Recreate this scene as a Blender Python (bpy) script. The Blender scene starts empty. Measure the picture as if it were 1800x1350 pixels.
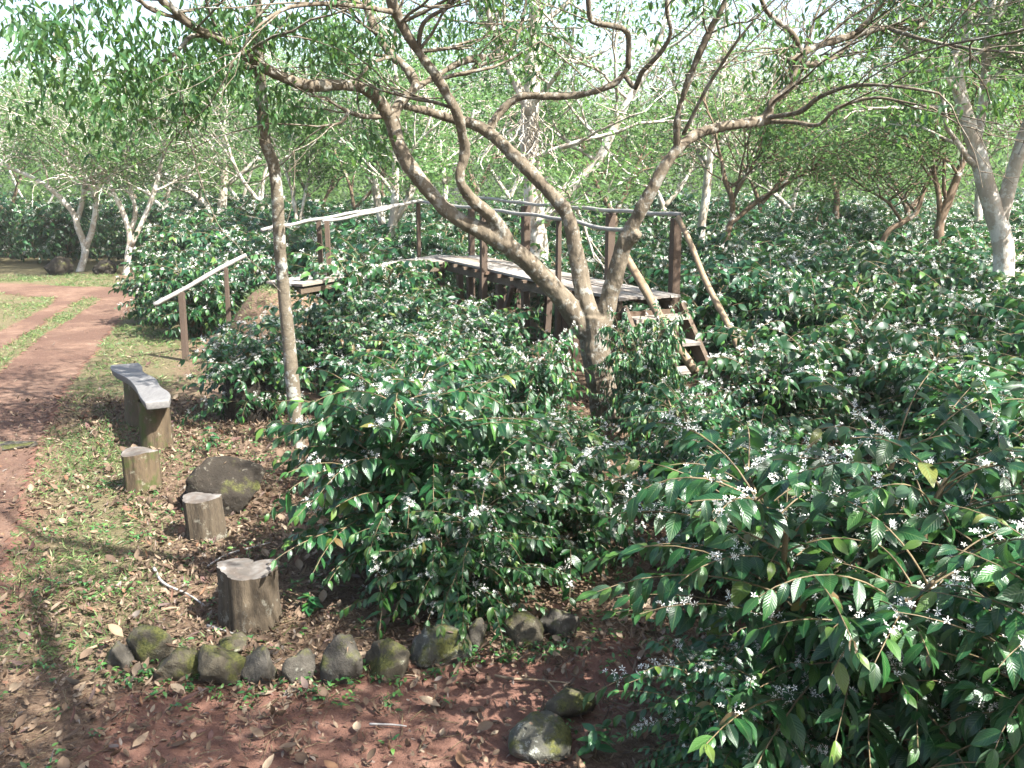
import bpy, bmesh, math
import numpy as np
from mathutils import Vector, Matrix

PI = math.pi
scene = bpy.context.scene
col = scene.collection
rng = np.random.default_rng(7)

# ------------------------------------------------------------------ camera
CAM_H = 2.6
PITCH = math.radians(11.8)
CP, SP = math.cos(PITCH), math.sin(PITCH)


def ray(px, py):
    u, v = (px - 900) / 1800.0, (675 - py) / 1800.0
    return np.array([u, CP + v * SP, -SP + v * CP])


def at(px, py, y):
    d = ray(px, py)
    return np.array([0, 0, CAM_H]) + d * (y / d[1])


def ground(px, py, z=0.0):
    d = ray(px, py)
    return np.array([0, 0, CAM_H]) + d * ((z - CAM_H) / d[2])


def pxm(y):                     # metres per photo pixel at horizontal distance y
    return y / 1800.0


# ------------------------------------------------------------------ noise
_tab = np.random.default_rng(11).random(65536)


def _h(ix, iy, iz, s):
    return _tab[(ix * 73856093 ^ iy * 19349663 ^ iz * 83492791 ^ (s * 2654435)) & 65535]


def noise(P, scale=1.0, seed=0, octaves=1):
    P = np.asarray(P, float)
    if P.shape[1] == 2:
        P = np.c_[P, np.zeros(len(P))]
    out = np.zeros(len(P)); amp = 1.0; tot = 0
    for o in range(octaves):
        Q = P * scale * (2 ** o) + 100.37
        I = np.floor(Q).astype(np.int64); f = Q - I
        f = f * f * (3 - 2 * f)
        r = 0
        for dx in (0, 1):
            wx = f[:, 0] if dx else 1 - f[:, 0]
            for dy in (0, 1):
                wy = f[:, 1] if dy else 1 - f[:, 1]
                for dz in (0, 1):
                    wz = f[:, 2] if dz else 1 - f[:, 2]
                    r = r + wx * wy * wz * _h(I[:, 0] + dx, I[:, 1] + dy, I[:, 2] + dz, seed + o)
        out += amp * (r * 2 - 1); tot += amp; amp *= 0.5
    return out / tot


def unit(v):
    return v / np.maximum(np.linalg.norm(v, axis=-1, keepdims=True), 1e-9)


# ------------------------------------------------------------------ mesh helpers
def raw_mesh(name, V, faces, tint=None, uv=None, mats=(), midx=None, smooth=True, attrs=None):
    """faces: list of (m,k) int arrays. tint: per vertex. uv: per vertex (n,2)."""
    me = bpy.data.meshes.new(name)
    V = np.asarray(V, np.float32)
    me.vertices.add(len(V)); me.vertices.foreach_set('co', V.ravel())
    loops = np.concatenate([f.ravel() for f in faces]).astype(np.int32)
    sizes = np.concatenate([np.full(len(f), f.shape[1], np.int32) for f in faces])
    starts = np.concatenate([[0], np.cumsum(sizes)[:-1]]).astype(np.int32)
    me.loops.add(len(loops)); me.loops.foreach_set('vertex_index', loops)
    me.polygons.add(len(sizes))
    me.polygons.foreach_set('loop_start', starts)
    me.polygons.foreach_set('use_smooth', np.full(len(sizes), bool(smooth)))
    for m in mats:
        me.materials.append(m)
    if midx is not None:
        me.polygons.foreach_set('material_index', np.asarray(midx, np.int32))
    me.update(calc_edges=True)
    if uv is not None:
        l = me.uv_layers.new(name='UVMap')
        l.data.foreach_set('uv', np.asarray(uv, np.float32)[loops].ravel())
    at_ = dict(attrs or {})
    if tint is not None:
        at_['tint'] = tint
    for k, a in at_.items():
        la = me.attributes.new(k, 'FLOAT', 'POINT')
        la.data.foreach_set('value', np.asarray(a, np.float32))
    me.validate()
    return me


def link(name, me, parent=None, loc=None):
    o = bpy.data.objects.new(name, me)
    col.objects.link(o)
    if parent is not None:
        o.parent = parent
    if loc is not None:
        o.location = loc
    return o


def tag(o, label=None, cat=None, group=None, kind=None):
    if label: o['label'] = label
    if cat: o['category'] = cat
    if group: o['group'] = group
    if kind: o['kind'] = kind
    return o


def empty(name, loc=(0, 0, 0), rz=0.0):
    o = bpy.data.objects.new(name, None)
    o.empty_display_size = 0.2
    col.objects.link(o)
    o.location = loc; o.rotation_euler = (0, 0, rz)
    return o


def copy_tree(o):
    c = o.copy(); col.objects.link(c)
    for ch in list(o.children):
        d = ch.copy(); col.objects.link(d); d.parent = c
    return c


class MB:
    """collects geometry into one mesh"""
    def __init__(s):
        s.V = []; s.F = []; s.T = []; s.U = []; s.n = 0

    def add(s, V, faces, tint=0.5, uv=None):
        V = np.asarray(V, float).reshape(-1, 3)
        s.V.append(V)
        for f in faces:
            f = np.asarray(f, int)
            if len(f): s.F.append(f + s.n)
        s.T.append(np.full(len(V), tint) if np.isscalar(tint) else np.asarray(tint))
        s.U.append(np.zeros((len(V), 2)) if uv is None else uv)
        s.n += len(V)

    def box(s, c, size, R=None, tint=0.5, jitter=0.0):
        b = np.array([[x, y, z] for x in (-.5, .5) for y in (-.5, .5) for z in (-.5, .5)]) * np.array(size)
        if jitter: b += rng.normal(0, jitter, b.shape)
        if R is not None: b = b @ np.asarray(R).T
        f = np.array([[0, 1, 3, 2], [4, 6, 7, 5], [0, 4, 5, 1], [2, 3, 7, 6], [0, 2, 6, 4], [1, 5, 7, 3]])
        s.add(b + np.asarray(c), [f], tint)

    def bar(s, a, b, w, h, up=(0, 0, 1), tint=0.5, jitter=0.0):
        a = np.asarray(a, float); b = np.asarray(b, float)
        d = b - a; L = np.linalg.norm(d); d = d / L
        u = np.asarray(up, float); sde = np.cross(d, u); sde /= np.linalg.norm(sde); u = np.cross(sde, d)
        s.box((a + b) / 2, (L, w, h), np.c_[d, sde, u], tint, jitter)

    def tube(s, pts, rad, sides=10, tint=0.5, wob=0.0, cap=True, seed=0, lobes=0.0):
        V, F, tri = tube(pts, rad, sides, wob, cap, seed, lobes)
        s.add(V, [F] + ([tri] if cap else []), tint)

    def mesh(s, name, mats, smooth=True):
        return raw_mesh(name, np.concatenate(s.V), s.F, np.concatenate(s.T), np.concatenate(s.U), mats, smooth=smooth)

    def build(s, name, mat, parent=None, smooth=True, bevel=0.0):
        o = link(name, s.mesh(name, [mat], smooth), parent)
        if bevel:
            b = o.modifiers.new('bevel', 'BEVEL'); b.width = bevel; b.segments = 2; b.limit_method = 'ANGLE'
            b.angle_limit = math.radians(40)
        return o


def tube(pts, rad, sides=10, wob=0.0, cap=True, seed=0, lobes=0.0):
    pts = np.asarray(pts, float); n = len(pts)
    rad = np.broadcast_to(np.asarray(rad, float), (n,))
    T = unit(np.gradient(pts, axis=0))
    ref = np.array([0, 0, 1.0]) if abs(T[0][2]) < .9 else np.array([1.0, 0, 0])
    u = np.cross(T[0], ref); u /= np.linalg.norm(u)
    U = []
    for i in range(n):
        u = u - T[i] * np.dot(u, T[i]); u /= np.linalg.norm(u); U.append(u.copy())
    U = np.array(U); W = np.cross(T, U)
    a = np.linspace(0, 2 * PI, sides, endpoint=False)
    ring = U[:, None, :] * np.cos(a)[None, :, None] + W[:, None, :] * np.sin(a)[None, :, None]
    R = np.repeat(rad[:, None], sides, 1)
    if lobes:
        R = R * (1 + lobes * np.sin(3 * a + seed)[None, :] * .6 + lobes * np.sin(5 * a + seed * 2.1)[None, :] * .4)
    if wob:
        P0 = (pts[:, None, :] + ring * rad[:, None, None]).reshape(-1, 3)
        R = R * (1 + wob * noise(P0, 6.0, seed, 2).reshape(n, sides))
    V = (pts[:, None, :] + ring * R[:, :, None]).reshape(-1, 3)
    i, j = np.meshgrid(np.arange(n - 1), np.arange(sides), indexing='ij')
    j2 = (j + 1) % sides
    F = np.stack([i * sides + j, i * sides + j2, (i + 1) * sides + j2, (i + 1) * sides + j], -1).reshape(-1, 4)
    tri = np.zeros((0, 3), int)
    if cap:
        k = len(V)
        V = np.r_[V, pts[:1], pts[-1:]]
        j = np.arange(sides); j2 = (j + 1) % sides
        tri = np.r_[np.stack([np.full(sides, k), j2, j], -1),
                    np.stack([np.full(sides, k + 1), (n - 1) * sides + j, (n - 1) * sides + j2], -1)]
    return V, F, tri


def thin_tubes(P, R, sides=4):
    """P (B,n,3) polylines, R (B,n) radii -> V,F"""
    B, n, _ = P.shape
    T = unit(np.gradient(P, axis=1))
    ref = np.where(np.abs(T[..., 2:3]) < .85, np.array([0, 0, 1.0]), np.array([1.0, 0, 0]))
    U = unit(np.cross(T, ref)); W = np.cross(T, U)
    a = np.linspace(0, 2 * PI, sides, endpoint=False)
    V = P[:, :, None, :] + R[:, :, None, None] * (U[:, :, None, :] * np.cos(a)[:, None] + W[:, :, None, :] * np.sin(a)[:, None])
    b, i, j = np.meshgrid(np.arange(B), np.arange(n - 1), np.arange(sides), indexing='ij')
    j2 = (j + 1) % sides
    base = b * n * sides
    F = np.stack([base + i * sides + j, base + i * sides + j2, base + (i + 1) * sides + j2, base + (i + 1) * sides + j], -1).reshape(-1, 4)
    return V.reshape(-1, 3), F


def smooth_path(pts, rad, step=0.08):
    """Catmull-Rom through points"""
    pts = np.asarray(pts, float); rad = np.asarray(rad, float)
    P = np.r_[[2 * pts[0] - pts[1]], pts, [2 * pts[-1] - pts[-2]]]
    out = []; ro = []
    for i in range(len(pts) - 1):
        p0, p1, p2, p3 = P[i:i + 4]
        k = max(2, int(np.linalg.norm(p2 - p1) / step))
        t = np.linspace(0, 1, k, endpoint=False)[:, None]
        out.append(.5 * ((2 * p1) + (p2 - p0) * t + (2 * p0 - 5 * p1 + 4 * p2 - p3) * t ** 2 + (3 * p1 - p0 - 3 * p2 + p3) * t ** 3))
        ro.append(rad[i] + (rad[i + 1] - rad[i]) * t[:, 0])
    out.append(pts[-1:]); ro.append(rad[-1:])
    return np.concatenate(out), np.concatenate(ro)


# ------------------------------------------------------------------ materials
class NT:
    def __init__(s, name):
        s.m = bpy.data.materials.new(name); s.m.use_nodes = True
        s.t = s.m.node_tree; s.t.nodes.clear()
        s.out = s.t.nodes.new('ShaderNodeOutputMaterial')

    def n(s, typ, ins=None, **props):
        nd = s.t.nodes.new(typ)
        for k, v in props.items():
            setattr(nd, k, v)
        for k, v in (ins or {}).items():
            sock = nd.inputs[k]
            if isinstance(v, bpy.types.NodeSocket):
                s.t.links.new(v, sock)
            else:
                sock.default_value = v
        return nd

    def ramp(s, fac, stops, interp='LINEAR'):
        r = s.n('ShaderNodeValToRGB', {'Fac': fac})
        e = r.color_ramp; e.interpolation = interp
        while len(e.elements) < len(stops): e.elements.new(0.5)
        for el, (p, c) in zip(e.elements, stops):
            el.position = p; el.color = (*c, 1) if len(c) == 3 else c
        return r.outputs['Color']

    def coord(s, which='Object'):
        return s.n('ShaderNodeTexCoord').outputs[which]

    def noise(s, vec, scale, detail=4, rough=.6, out='Fac'):
        return s.n('ShaderNodeTexNoise', {'Vector': vec, 'Scale': scale, 'Detail': detail, 'Roughness': rough}).outputs[out]

    def mapping(s, vec, scale):
        return s.n('ShaderNodeMapping', {'Vector': vec, 'Scale': scale}).outputs[0]

    def mix(s, fac, a, b, blend='MIX'):
        nd = s.n('ShaderNodeMix', data_type='RGBA', blend_type=blend)
        for i, v in ((0, fac), (6, a), (7, b)):
            if isinstance(v, bpy.types.NodeSocket): s.t.links.new(v, nd.inputs[i])
            else: nd.inputs[i].default_value = v if i == 0 else (*v, 1)
        return nd.outputs[2]

    def math(s, op, a, b=0.0, clamp=False):
        nd = s.n('ShaderNodeMath', operation=op, use_clamp=clamp)
        for i, v in enumerate((a, b)):
            if isinstance(v, bpy.types.NodeSocket): s.t.links.new(v, nd.inputs[i])
            else: nd.inputs[i].default_value = v
        return nd.outputs[0]

    def attr(s, name):
        return s.n('ShaderNodeAttribute', attribute_name=name).outputs['Fac']

    def bump(s, h, strength=.3, dist=.02):
        return s.n('ShaderNodeBump', {'Height': h, 'Strength': strength, 'Distance': dist}).outputs[0]

    def bsdf(s, color, rough=.7, spec=.5, normal=None, **kw):
        ins = {'Base Color': color if isinstance(color, bpy.types.NodeSocket) else (*color, 1), 'Roughness': rough,
               'Specular IOR Level': spec}
        if normal is not None: ins['Normal'] = normal
        ins.update(kw)
        return s.n('ShaderNodeBsdfPrincipled', ins).outputs[0]

    def done(s, sh):
        s.t.links.new(sh, s.out.inputs['Surface']); return s.m


def leaf_mat(name, stops, back, rough, trans, trans_col, veins=0.0, spec=.5):
    b = NT(name)
    tint = b.attr('tint')
    c = b.ramp(tint, stops)
    nz = b.noise(b.coord(), 3.0, 2)
    c = b.mix(b.math('MULTIPLY', nz, .5), c, (0.006, 0.03, 0.012))
    orr = b.n('ShaderNodeObjectInfo').outputs['Random']
    c = b.n('ShaderNodeHueSaturation', {'Hue': b.math('ADD', .485, b.math('MULTIPLY', orr, .03)), 'Saturation': 1.0, 'Value': b.math('ADD', .78, b.math('MULTIPLY', orr, .5)), 'Color': c}).outputs[0]
    nor = None
    if veins:
        uv = b.n('ShaderNodeSeparateXYZ', {'Vector': b.coord('UV')})
        u, v = uv.outputs[0], uv.outputs[1]
        d = b.math('ABSOLUTE', b.math('SUBTRACT', v, .5))
        ph = b.math('SUBTRACT', b.math('MULTIPLY', u, 62.0), b.math('MULTIPLY', d, 30.0))
        w = b.math('SINE', ph)
        mid = b.math('LESS_THAN', d, .035)
        c = b.mix(b.math('MULTIPLY', mid, .55), c, (0.09, 0.16, 0.05))
        h = b.math('ADD', b.math('MULTIPLY', w, .5), b.math('MULTIPLY', mid, -1.0))
        nor = b.bump(h, veins, .006)
    geo = b.n('ShaderNodeNewGeometry')
    c = b.mix(geo.outputs['Backfacing'], c, back)
    rr = b.math('ADD', b.math('MULTIPLY', geo.outputs['Backfacing'], .3), b.math('ADD', rough - .08, b.math('MULTIPLY', nz, .16)))
    p = b.bsdf(c, rr, spec, nor)
    tcol = b.mix(.5, c, trans_col)
    ins = {'Color': tcol}
    t = b.n('ShaderNodeBsdfTranslucent', ins).outputs[0]
    return b.done(b.n('ShaderNodeMixShader', {0: trans, 1: p, 2: t}).outputs[0])


M = {}
M['coffee_leaf'] = leaf_mat('coffee_leaf', [(0, (.007, .040, .015)), (.45, (.013, .066, .018)), (.78, (.024, .095, .021)), (.88, (.055, .14, .022)),
                                            (.95, (.13, .19, .03)), (.975, (.16, .12, .035)), (1, (.12, .055, .025))], (.045, .095, .05), .36, .20, (.10, .32, .03), veins=.22, spec=.5)
M['coffee_leaf_far'] = leaf_mat('coffee_leaf_far', [(0, (.006, .033, .013)), (.5, (.011, .053, .017)), (.8, (.024, .088, .022)), (.9, (.06, .15, .03)), (1, (.14, .19, .04))],
                                (.05, .105, .05), .42, .18, (.10, .28, .03), spec=.38)
M['shade_leaf'] = leaf_mat('shade_leaf', [(0, (.014, .045, .014)), (.5, (.025, .072, .02)), (.85, (.05, .12, .028)), (.96, (.14, .2, .04)), (1, (.28, .12, .04))],
                           (.06, .13, .045), .42, .38, (.2, .38, .05))
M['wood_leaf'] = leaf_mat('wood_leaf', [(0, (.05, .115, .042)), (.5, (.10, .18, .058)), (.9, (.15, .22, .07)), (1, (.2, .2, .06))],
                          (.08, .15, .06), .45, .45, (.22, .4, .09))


def bark_mat(name, c1, c2, lichen, l_amt, rough=.9, scale=1.0, moss=None, stretch=(1, 1, .35), lscale=1.0):
    b = NT(name); v = b.coord()
    vs = b.mapping(v, stretch)
    n1 = b.noise(vs, 9 * scale, 6, .65)
    c = b.ramp(n1, [(.3, c1), (.7, c2)])
    if moss:
        nm = b.noise(v, 5 * scale, 5, .6)
        c = b.mix(b.ramp(nm, [(.5, (0, 0, 0)), (.62, (1, 1, 1))]), c, moss)
    nl = b.noise(v, 7 * scale * lscale, 6, .72)
    lim = l_amt
    c = b.mix(b.ramp(nl, [(lim - .03, (0, 0, 0)), (lim + .04, (1, 1, 1))]), c, lichen)
    nf = b.noise(vs, 45 * scale, 5, .7)
    c = b.mix(b.math('MULTIPLY', nf, .55), c, tuple(x * .35 for x in c1))
    h = b.math('ADD', b.math('MULTIPLY', n1, 1.0), b.math('MULTIPLY', nf, .6))
    return b.done(b.bsdf(c, rough, .25, b.bump(h, .7, .02)))


M['bark'] = bark_mat('brown_bark', (.088, .069, .047), (.20, .165, .118), (.30, .29, .25), .56, stretch=(1, 1, .5), lscale=1.5)
M['bark_grey'] = bark_mat('grey_bark', (.13, .11, .085), (.26, .23, .18), (.42, .42, .37), .56, stretch=(1, 1, .8))
M['bark_slim'] = bark_mat('lichen_bark', (.095, .078, .054), (.19, .16, .115), (.36, .37, .33), .555, scale=1.3, stretch=(1, 1, 1.5))
M['bark_pale'] = bark_mat('pale_bark', (.30, .24, .18), (.52, .475, .40), (.66, .64, .58), .52, scale=.6)
M['bark_tan'] = bark_mat('tan_bark', (.12, .08, .05), (.22, .16, .11), (.5, .48, .42), .60, scale=.7)
M['bark_stump'] = bark_mat('stump_bark', (.036, .027, .018), (.115, .09, .06), (.2, .185, .145), .60, scale=1.7, stretch=(1, 1, .28))
M['bark_mossy'] = bark_mat('mossy_bark', (.055, .04, .025), (.13, .095, .055), (.22, .21, .15), .62, scale=1.5, moss=(.06, .075, .02), stretch=(1, 1, .25))


def wood_mat(name, c1, c2, stain, scale=1.0, rough=.8):
    b = NT(name); v = b.coord()
    t = b.attr('tint')
    n0 = b.noise(b.mapping(v, (1, 1, 1)), 3 * scale, 4)
    g = b.noise(b.mapping(v, (6, 1.2, 6)), 9 * scale, 6, .7)
    c = b.ramp(g, [(.3, c1), (.7, c2)])
    c = b.mix(b.math('MULTIPLY', t, .75), c, stain)
    c = b.mix(b.math('MULTIPLY', n0, .5), c, tuple(x * .5 for x in c1))
    return b.done(b.bsdf(c, rough, .3, b.bump(g, .4, .008)))


M['post'] = wood_mat('post_wood', (.055, .036, .025), (.105, .072, .048), (.075, .055, .042))
M['plank'] = wood_mat('plank_wood', (.17, .155, .14), (.33, .31, .28), (.22, .155, .095))
M['beam'] = wood_mat('beam_wood', (.06, .046, .032), (.14, .11, .075), (.11, .06, .036))
M['slab'] = wood_mat('slab_wood', (.10, .097, .094), (.19, .187, .18), (.12, .10, .09), scale=.8, rough=.65)


def pole_mat(name, c1, c2):
    b = NT(name); v = b.coord()
    g = b.noise(v, 14, 6, .7)
    c = b.ramp(g, [(.3, c1), (.65, c2)])
    n2 = b.noise(v, 60, 3, .6)
    c = b.mix(b.math('MULTIPLY', n2, .45), c, tuple(x * .45 for x in c1))
    return b.done(b.bsdf(c, .6, .35, b.bump(g, .3, .006)))


M['pole'] = pole_mat('grey_pole', (.19, .18, .16), (.36, .345, .32))
M['pole_tan'] = pole_mat('tan_pole', (.15, .105, .062), (.27, .2, .125))
M['twig'] = pole_mat('twig_bark', (.085, .062, .03), (.19, .145, .078))
M['stem'] = pole_mat('stem_bark', (.10, .07, .045), (.22, .16, .10))


def cut_mat():
    b = NT('cut_wood'); v = b.coord()
    n = b.noise(v, 4, 4)
    r = b.n('ShaderNodeTexWave', {'Vector': v, 'Scale': 14.0, 'Distortion': 3.0, 'Detail': 3.0}, wave_type='RINGS', rings_direction='SPHERICAL').outputs['Fac']
    c = b.ramp(n, [(.35, (.065, .058, .05)), (.5, (.13, .12, .108)), (.62, (.24, .23, .215))])
    c = b.mix(b.math('MULTIPLY', r, .6), c, (.07, .055, .043))
    n3 = b.noise(v, 26, 4, .7)
    c = b.mix(b.ramp(n3, [(.55, (0, 0, 0)), (.66, (1, 1, 1))]), c, (.10, .085, .075))
    return b.done(b.bsdf(c, .85, .2, b.bump(n3, .5, .01)))


M['cut'] = cut_mat()


def stone_mat(name, base, lich, moss_amt, l_amt):
    b = NT(name); v = b.coord()
    n1 = b.noise(v, 8, 6, .65)
    c = b.ramp(n1, [(.3, tuple(x * .5 for x in base)), (.7, base)])
    nl = b.noise(v, 16, 6, .75)
    c = b.mix(b.ramp(nl, [(.66 - l_amt, (0, 0, 0)), (.73 - l_amt, (1, 1, 1))]), c, lich)
    geo = b.n('ShaderNodeNewGeometry')
    up = b.n('ShaderNodeSeparateXYZ', {'Vector': geo.outputs['Normal']}).outputs[2]
    nm = b.noise(v, 4.5, 5, .6)
    mm = b.ramp(b.math('ADD', nm, b.math('MULTIPLY', up, .12)), [(.70 - moss_amt, (0, 0, 0)), (.80 - moss_amt, (1, 1, 1))])
    nz = b.noise(v, 70, 3)
    mc = b.ramp(nz, [(.35, (.032, .037, .012)), (.65, (.085, .085, .026))])
    c = b.mix(mm, c, mc)
    pits = b.noise(v, 40, 5, .7)
    h = b.math('ADD', n1, b.math('MULTIPLY', pits, .6))
    return b.done(b.bsdf(c, .92, .2, b.bump(h, .9, .025)))


M['stone'] = stone_mat('basalt_stone', (.082, .074, .06), (.2, .195, .16), .14, .05)
M['stone_moss'] = stone_mat('mossy_stone', (.09, .078, .055), (.2, .2, .15), .17, .06)
M['stone_pale'] = stone_mat('lichen_stone', (.10, .098, .078), (.24, .245, .21), .15, .12)
M['boulder'] = stone_mat('brown_boulder', (.028, .023, .017), (.10, .092, .072), .06, .07)


def petal_mat():
    b = NT('white_petal')
    p = b.bsdf((.85, .85, .79), .6, .3)
    t = b.n('ShaderNodeBsdfTranslucent', {'Color': (.85, .85, .8, 1)}).outputs[0]
    return b.done(b.n('ShaderNodeMixShader', {0: .25, 1: p, 2: t}).outputs[0])


M['petal'] = petal_mat()


def litter_mat():
    b = NT('dead_leaf'); t = b.attr('tint')
    c = b.ramp(t, [(0, (.055, .037, .025)), (.35, (.11, .078, .052)), (.6, (.18, .132, .088)), (.80, (.31, .25, .175)), (.87, (.16, .085, .045)), (.92, (.10, .05, .046)), (1, (.22, .20, .17))])
    n = b.noise(b.coord(), 40, 4)
    c = b.mix(b.math('MULTIPLY', n, .6), c, (.07, .04, .025))
    p = b.bsdf(c, .75, .25)
    tr = b.n('ShaderNodeBsdfTranslucent', {'Color': c}).outputs[0]
    return b.done(b.n('ShaderNodeMixShader', {0: .15, 1: p, 2: tr}).outputs[0])


M['litter'] = litter_mat()
M['grass'] = leaf_mat('grass_blade', [(0, (.05, .09, .02)), (.5, (.085, .15, .035)), (.8, (.15, .2, .06)), (1, (.32, .27, .13))], (.1, .15, .05), .55, .3, (.2, .3, .06))
M['weed'] = leaf_mat('weed_leaf', [(0, (.03, .10, .025)), (.6, (.05, .15, .035)), (1, (.12, .22, .04))], (.06, .14, .05), .45, .25, (.15, .35, .05))


def ground_mat(name, road=False):
    b = NT(name); v = b.coord()
    big = b.noise(v, .8, 5, .6); mid = b.noise(v, 6, 6, .65); fine = b.noise(v, 38, 6, .75); vf = b.noise(v, 150, 4, .7)
    soil = b.ramp(mid, [(.3, (.13, .066, .047)), (.55, (.20, .106, .076)), (.75, (.27, .168, .122))])
    if road:
        soil = b.ramp(mid, [(.3, (.10, .060, .042)), (.5, (.165, .102, .072)), (.72, (.225, .155, .112))])
        c = b.mix(b.ramp(big, [(.42, (0, 0, 0)), (.58, (1, 1, 1))]), soil, (.105, .062, .045))
        c = b.mix(b.ramp(fine, [(.56, (0, 0, 0)), (.7, (.7, .7, .7))]), c, (.32, .2, .14))
    else:
        hum = b.ramp(fine, [(.28, (.06, .038, .025)), (.5, (.145, .098, .064)), (.68, (.25, .185, .125))])
        grs = b.ramp(fine, [(.3, (.055, .05, .022)), (.5, (.12, .105, .055)), (.7, (.20, .175, .105))])
        red = b.attr('red'); gr = b.attr('green')
        fr = b.ramp(b.math('ADD', red, b.math('MULTIPLY', b.math('SUBTRACT', mid, .5), .9)), [(.35, (0, 0, 0)), (.6, (1, 1, 1))])
        fg = b.ramp(b.math('ADD', gr, b.math('MULTIPLY', b.math('SUBTRACT', mid, .5), 1.1)), [(.3, (0, 0, 0)), (.65, (1, 1, 1))])
        c = b.mix(fr, hum, soil)
        c = b.mix(fg, c, grs)
    c = b.mix(b.math('MULTIPLY', b.ramp(vf, [(.35, (1, 1, 1)), (.6, (0, 0, 0))]), .45), c, (.05, .025, .017))
    h = b.math('ADD', b.math('MULTIPLY', fine, 1.0), b.math('MULTIPLY', vf, .5))
    return b.done(b.bsdf(c, .95, .15, b.bump(h, .8, .03)))


M['ground'] = ground_mat('soil_ground')
M['road'] = ground_mat('red_dirt_road', True)

# ------------------------------------------------------------------ terrain
MOUND = np.array([-3.2, 14.3])
XB = lambda y: np.interp(y, [0, 4, 6, 7.2, 10, 12, 14, 16, 20, 24, 27], [.2, -.2, -1.3, -1.55, -3.2, -3.8, -4.4, -5.4, -7.2, -9.0, -10])


def gz(x, y):
    x = np.asarray(x, float); y = np.asarray(y, float)
    P = np.c_[x.ravel(), y.ravel()]
    z = .05 * noise(P, .25, 1, 2) + .018 * noise(P, 1.3, 2, 2)
    m = np.hypot((x - MOUND[0]) / .85, (y - MOUND[1]) / 1.3).ravel()
    t = np.clip(1.35 - m, 0, 1); t = t * t * (3 - 2 * t)
    z = z + .98 * t
    return z.reshape(x.shape) if x.shape else float(z[0])


def poly_px(pts):
    return np.array([ground(a, b)[:2] for a, b in pts])


ROAD = [
    poly_px([(-60, 1120), (0, 1010), (28, 900), (80, 745), (130, 662), (185, 590), (243, 524), (258, 509), (196, 515), (166, 538), (100, 577), (40, 622), (-40, 690), (-150, 770), (-330, 900), (-560, 1120)]),
    poly_px([(-220, 700), (-60, 640), (0, 615), (60, 577), (125, 535), (158, 520), (100, 520), (93, 536), (60, 553), (0, 582), (-100, 608), (-300, 655)]),
    poly_px([(-300, 496), (0, 499), (100, 505), (200, 508), (258, 508), (240, 525), (150, 526), (60, 524), (0, 516), (-300, 512)]),
]


def seg_dist(P, poly):
    """signed distance (negative inside)"""
    A = poly; B = np.roll(poly, -1, 0)
    d = np.full(len(P), 1e9); inside = np.zeros(len(P), bool)
    for a, b in zip(A, B):
        ab = b - a; t = np.clip(((P - a) @ ab) / (ab @ ab), 0, 1)
        d = np.minimum(d, np.linalg.norm(P - (a + t[:, None] * ab), axis=1))
        c = ((a[1] > P[:, 1]) != (b[1] > P[:, 1]))
        with np.errstate(divide='ignore', invalid='ignore'):
            xx = (b[0] - a[0]) * (P[:, 1] - a[1]) / (b[1] - a[1]) + a[0]
        inside ^= c & (P[:, 0] < xx)
    return np.where(inside, -d, d)


def road_dist(P):
    P = np.asarray(P, float)
    return np.min([seg_dist(P, q) for q in ROAD], axis=0) + .10 * noise(P, 2.2, 5, 3)


xs = np.unique(np.round(np.r_[np.arange(-75, -11, 2.0), np.arange(-11, 4, .06), np.arange(4, 16, .4), np.arange(16, 76, 2.5)], 3))
ys = np.unique(np.round(np.r_[np.arange(-20, 3, 1.0), np.arange(3, 12, .05), np.arange(12, 25, .11), np.arange(25, 76, 1.5)], 3))
GX, GY = np.meshgrid(xs, ys)
P2 = np.c_[GX.ravel(), GY.ravel()]
GZ = gz(P2[:, 0], P2[:, 1])
# crumbly relief
near = (P2[:, 1] < 14) & (P2[:, 0] < 5)
GZ = GZ + np.where(near, .012 * noise(P2, 9, 21, 3), 0)
RD = road_dist(P2)
REDP = poly_px([(150, 1400), (230, 1230), (420, 1215), (640, 1190), (880, 1165), (1000, 1180), (1080, 1130), (1150, 1200), (1050, 1260), (900, 1420)])


def ground_weights(P):
    rd = road_dist(P)
    red = np.clip(1.0 - rd / .5, 0, 1) * .9
    red = np.maximum(red, np.clip(.75 - seg_dist(P, REDP) / .35, 0, 1))
    mm = np.hypot(P[:, 0] - MOUND[0], P[:, 1] - MOUND[1])
    red = np.maximum(red, np.clip(1.25 - mm * 1.2, 0, 1))
    edge = P[:, 0] - XB(P[:, 1])
    g = np.clip(.75 - np.abs(rd - .7) * .5, 0, 1) * (P[:, 1] > 5)
    g = np.where((edge > -.9) & (P[:, 1] < 11.5), g * .35, g)
    g = np.where((P[:, 1] > 12) & (edge < -.3), np.maximum(g, .75), g)
    g = np.where(P[:, 1] < 6.2, g * .7, g)
    g = np.where(edge > .4, 0, g)
    g = np.where(rd < 0.02, 0, g)
    red = np.where((edge > .6) & (P[:, 1] > 6), .25, red)
    return red, np.clip(g, 0, 1)


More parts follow.
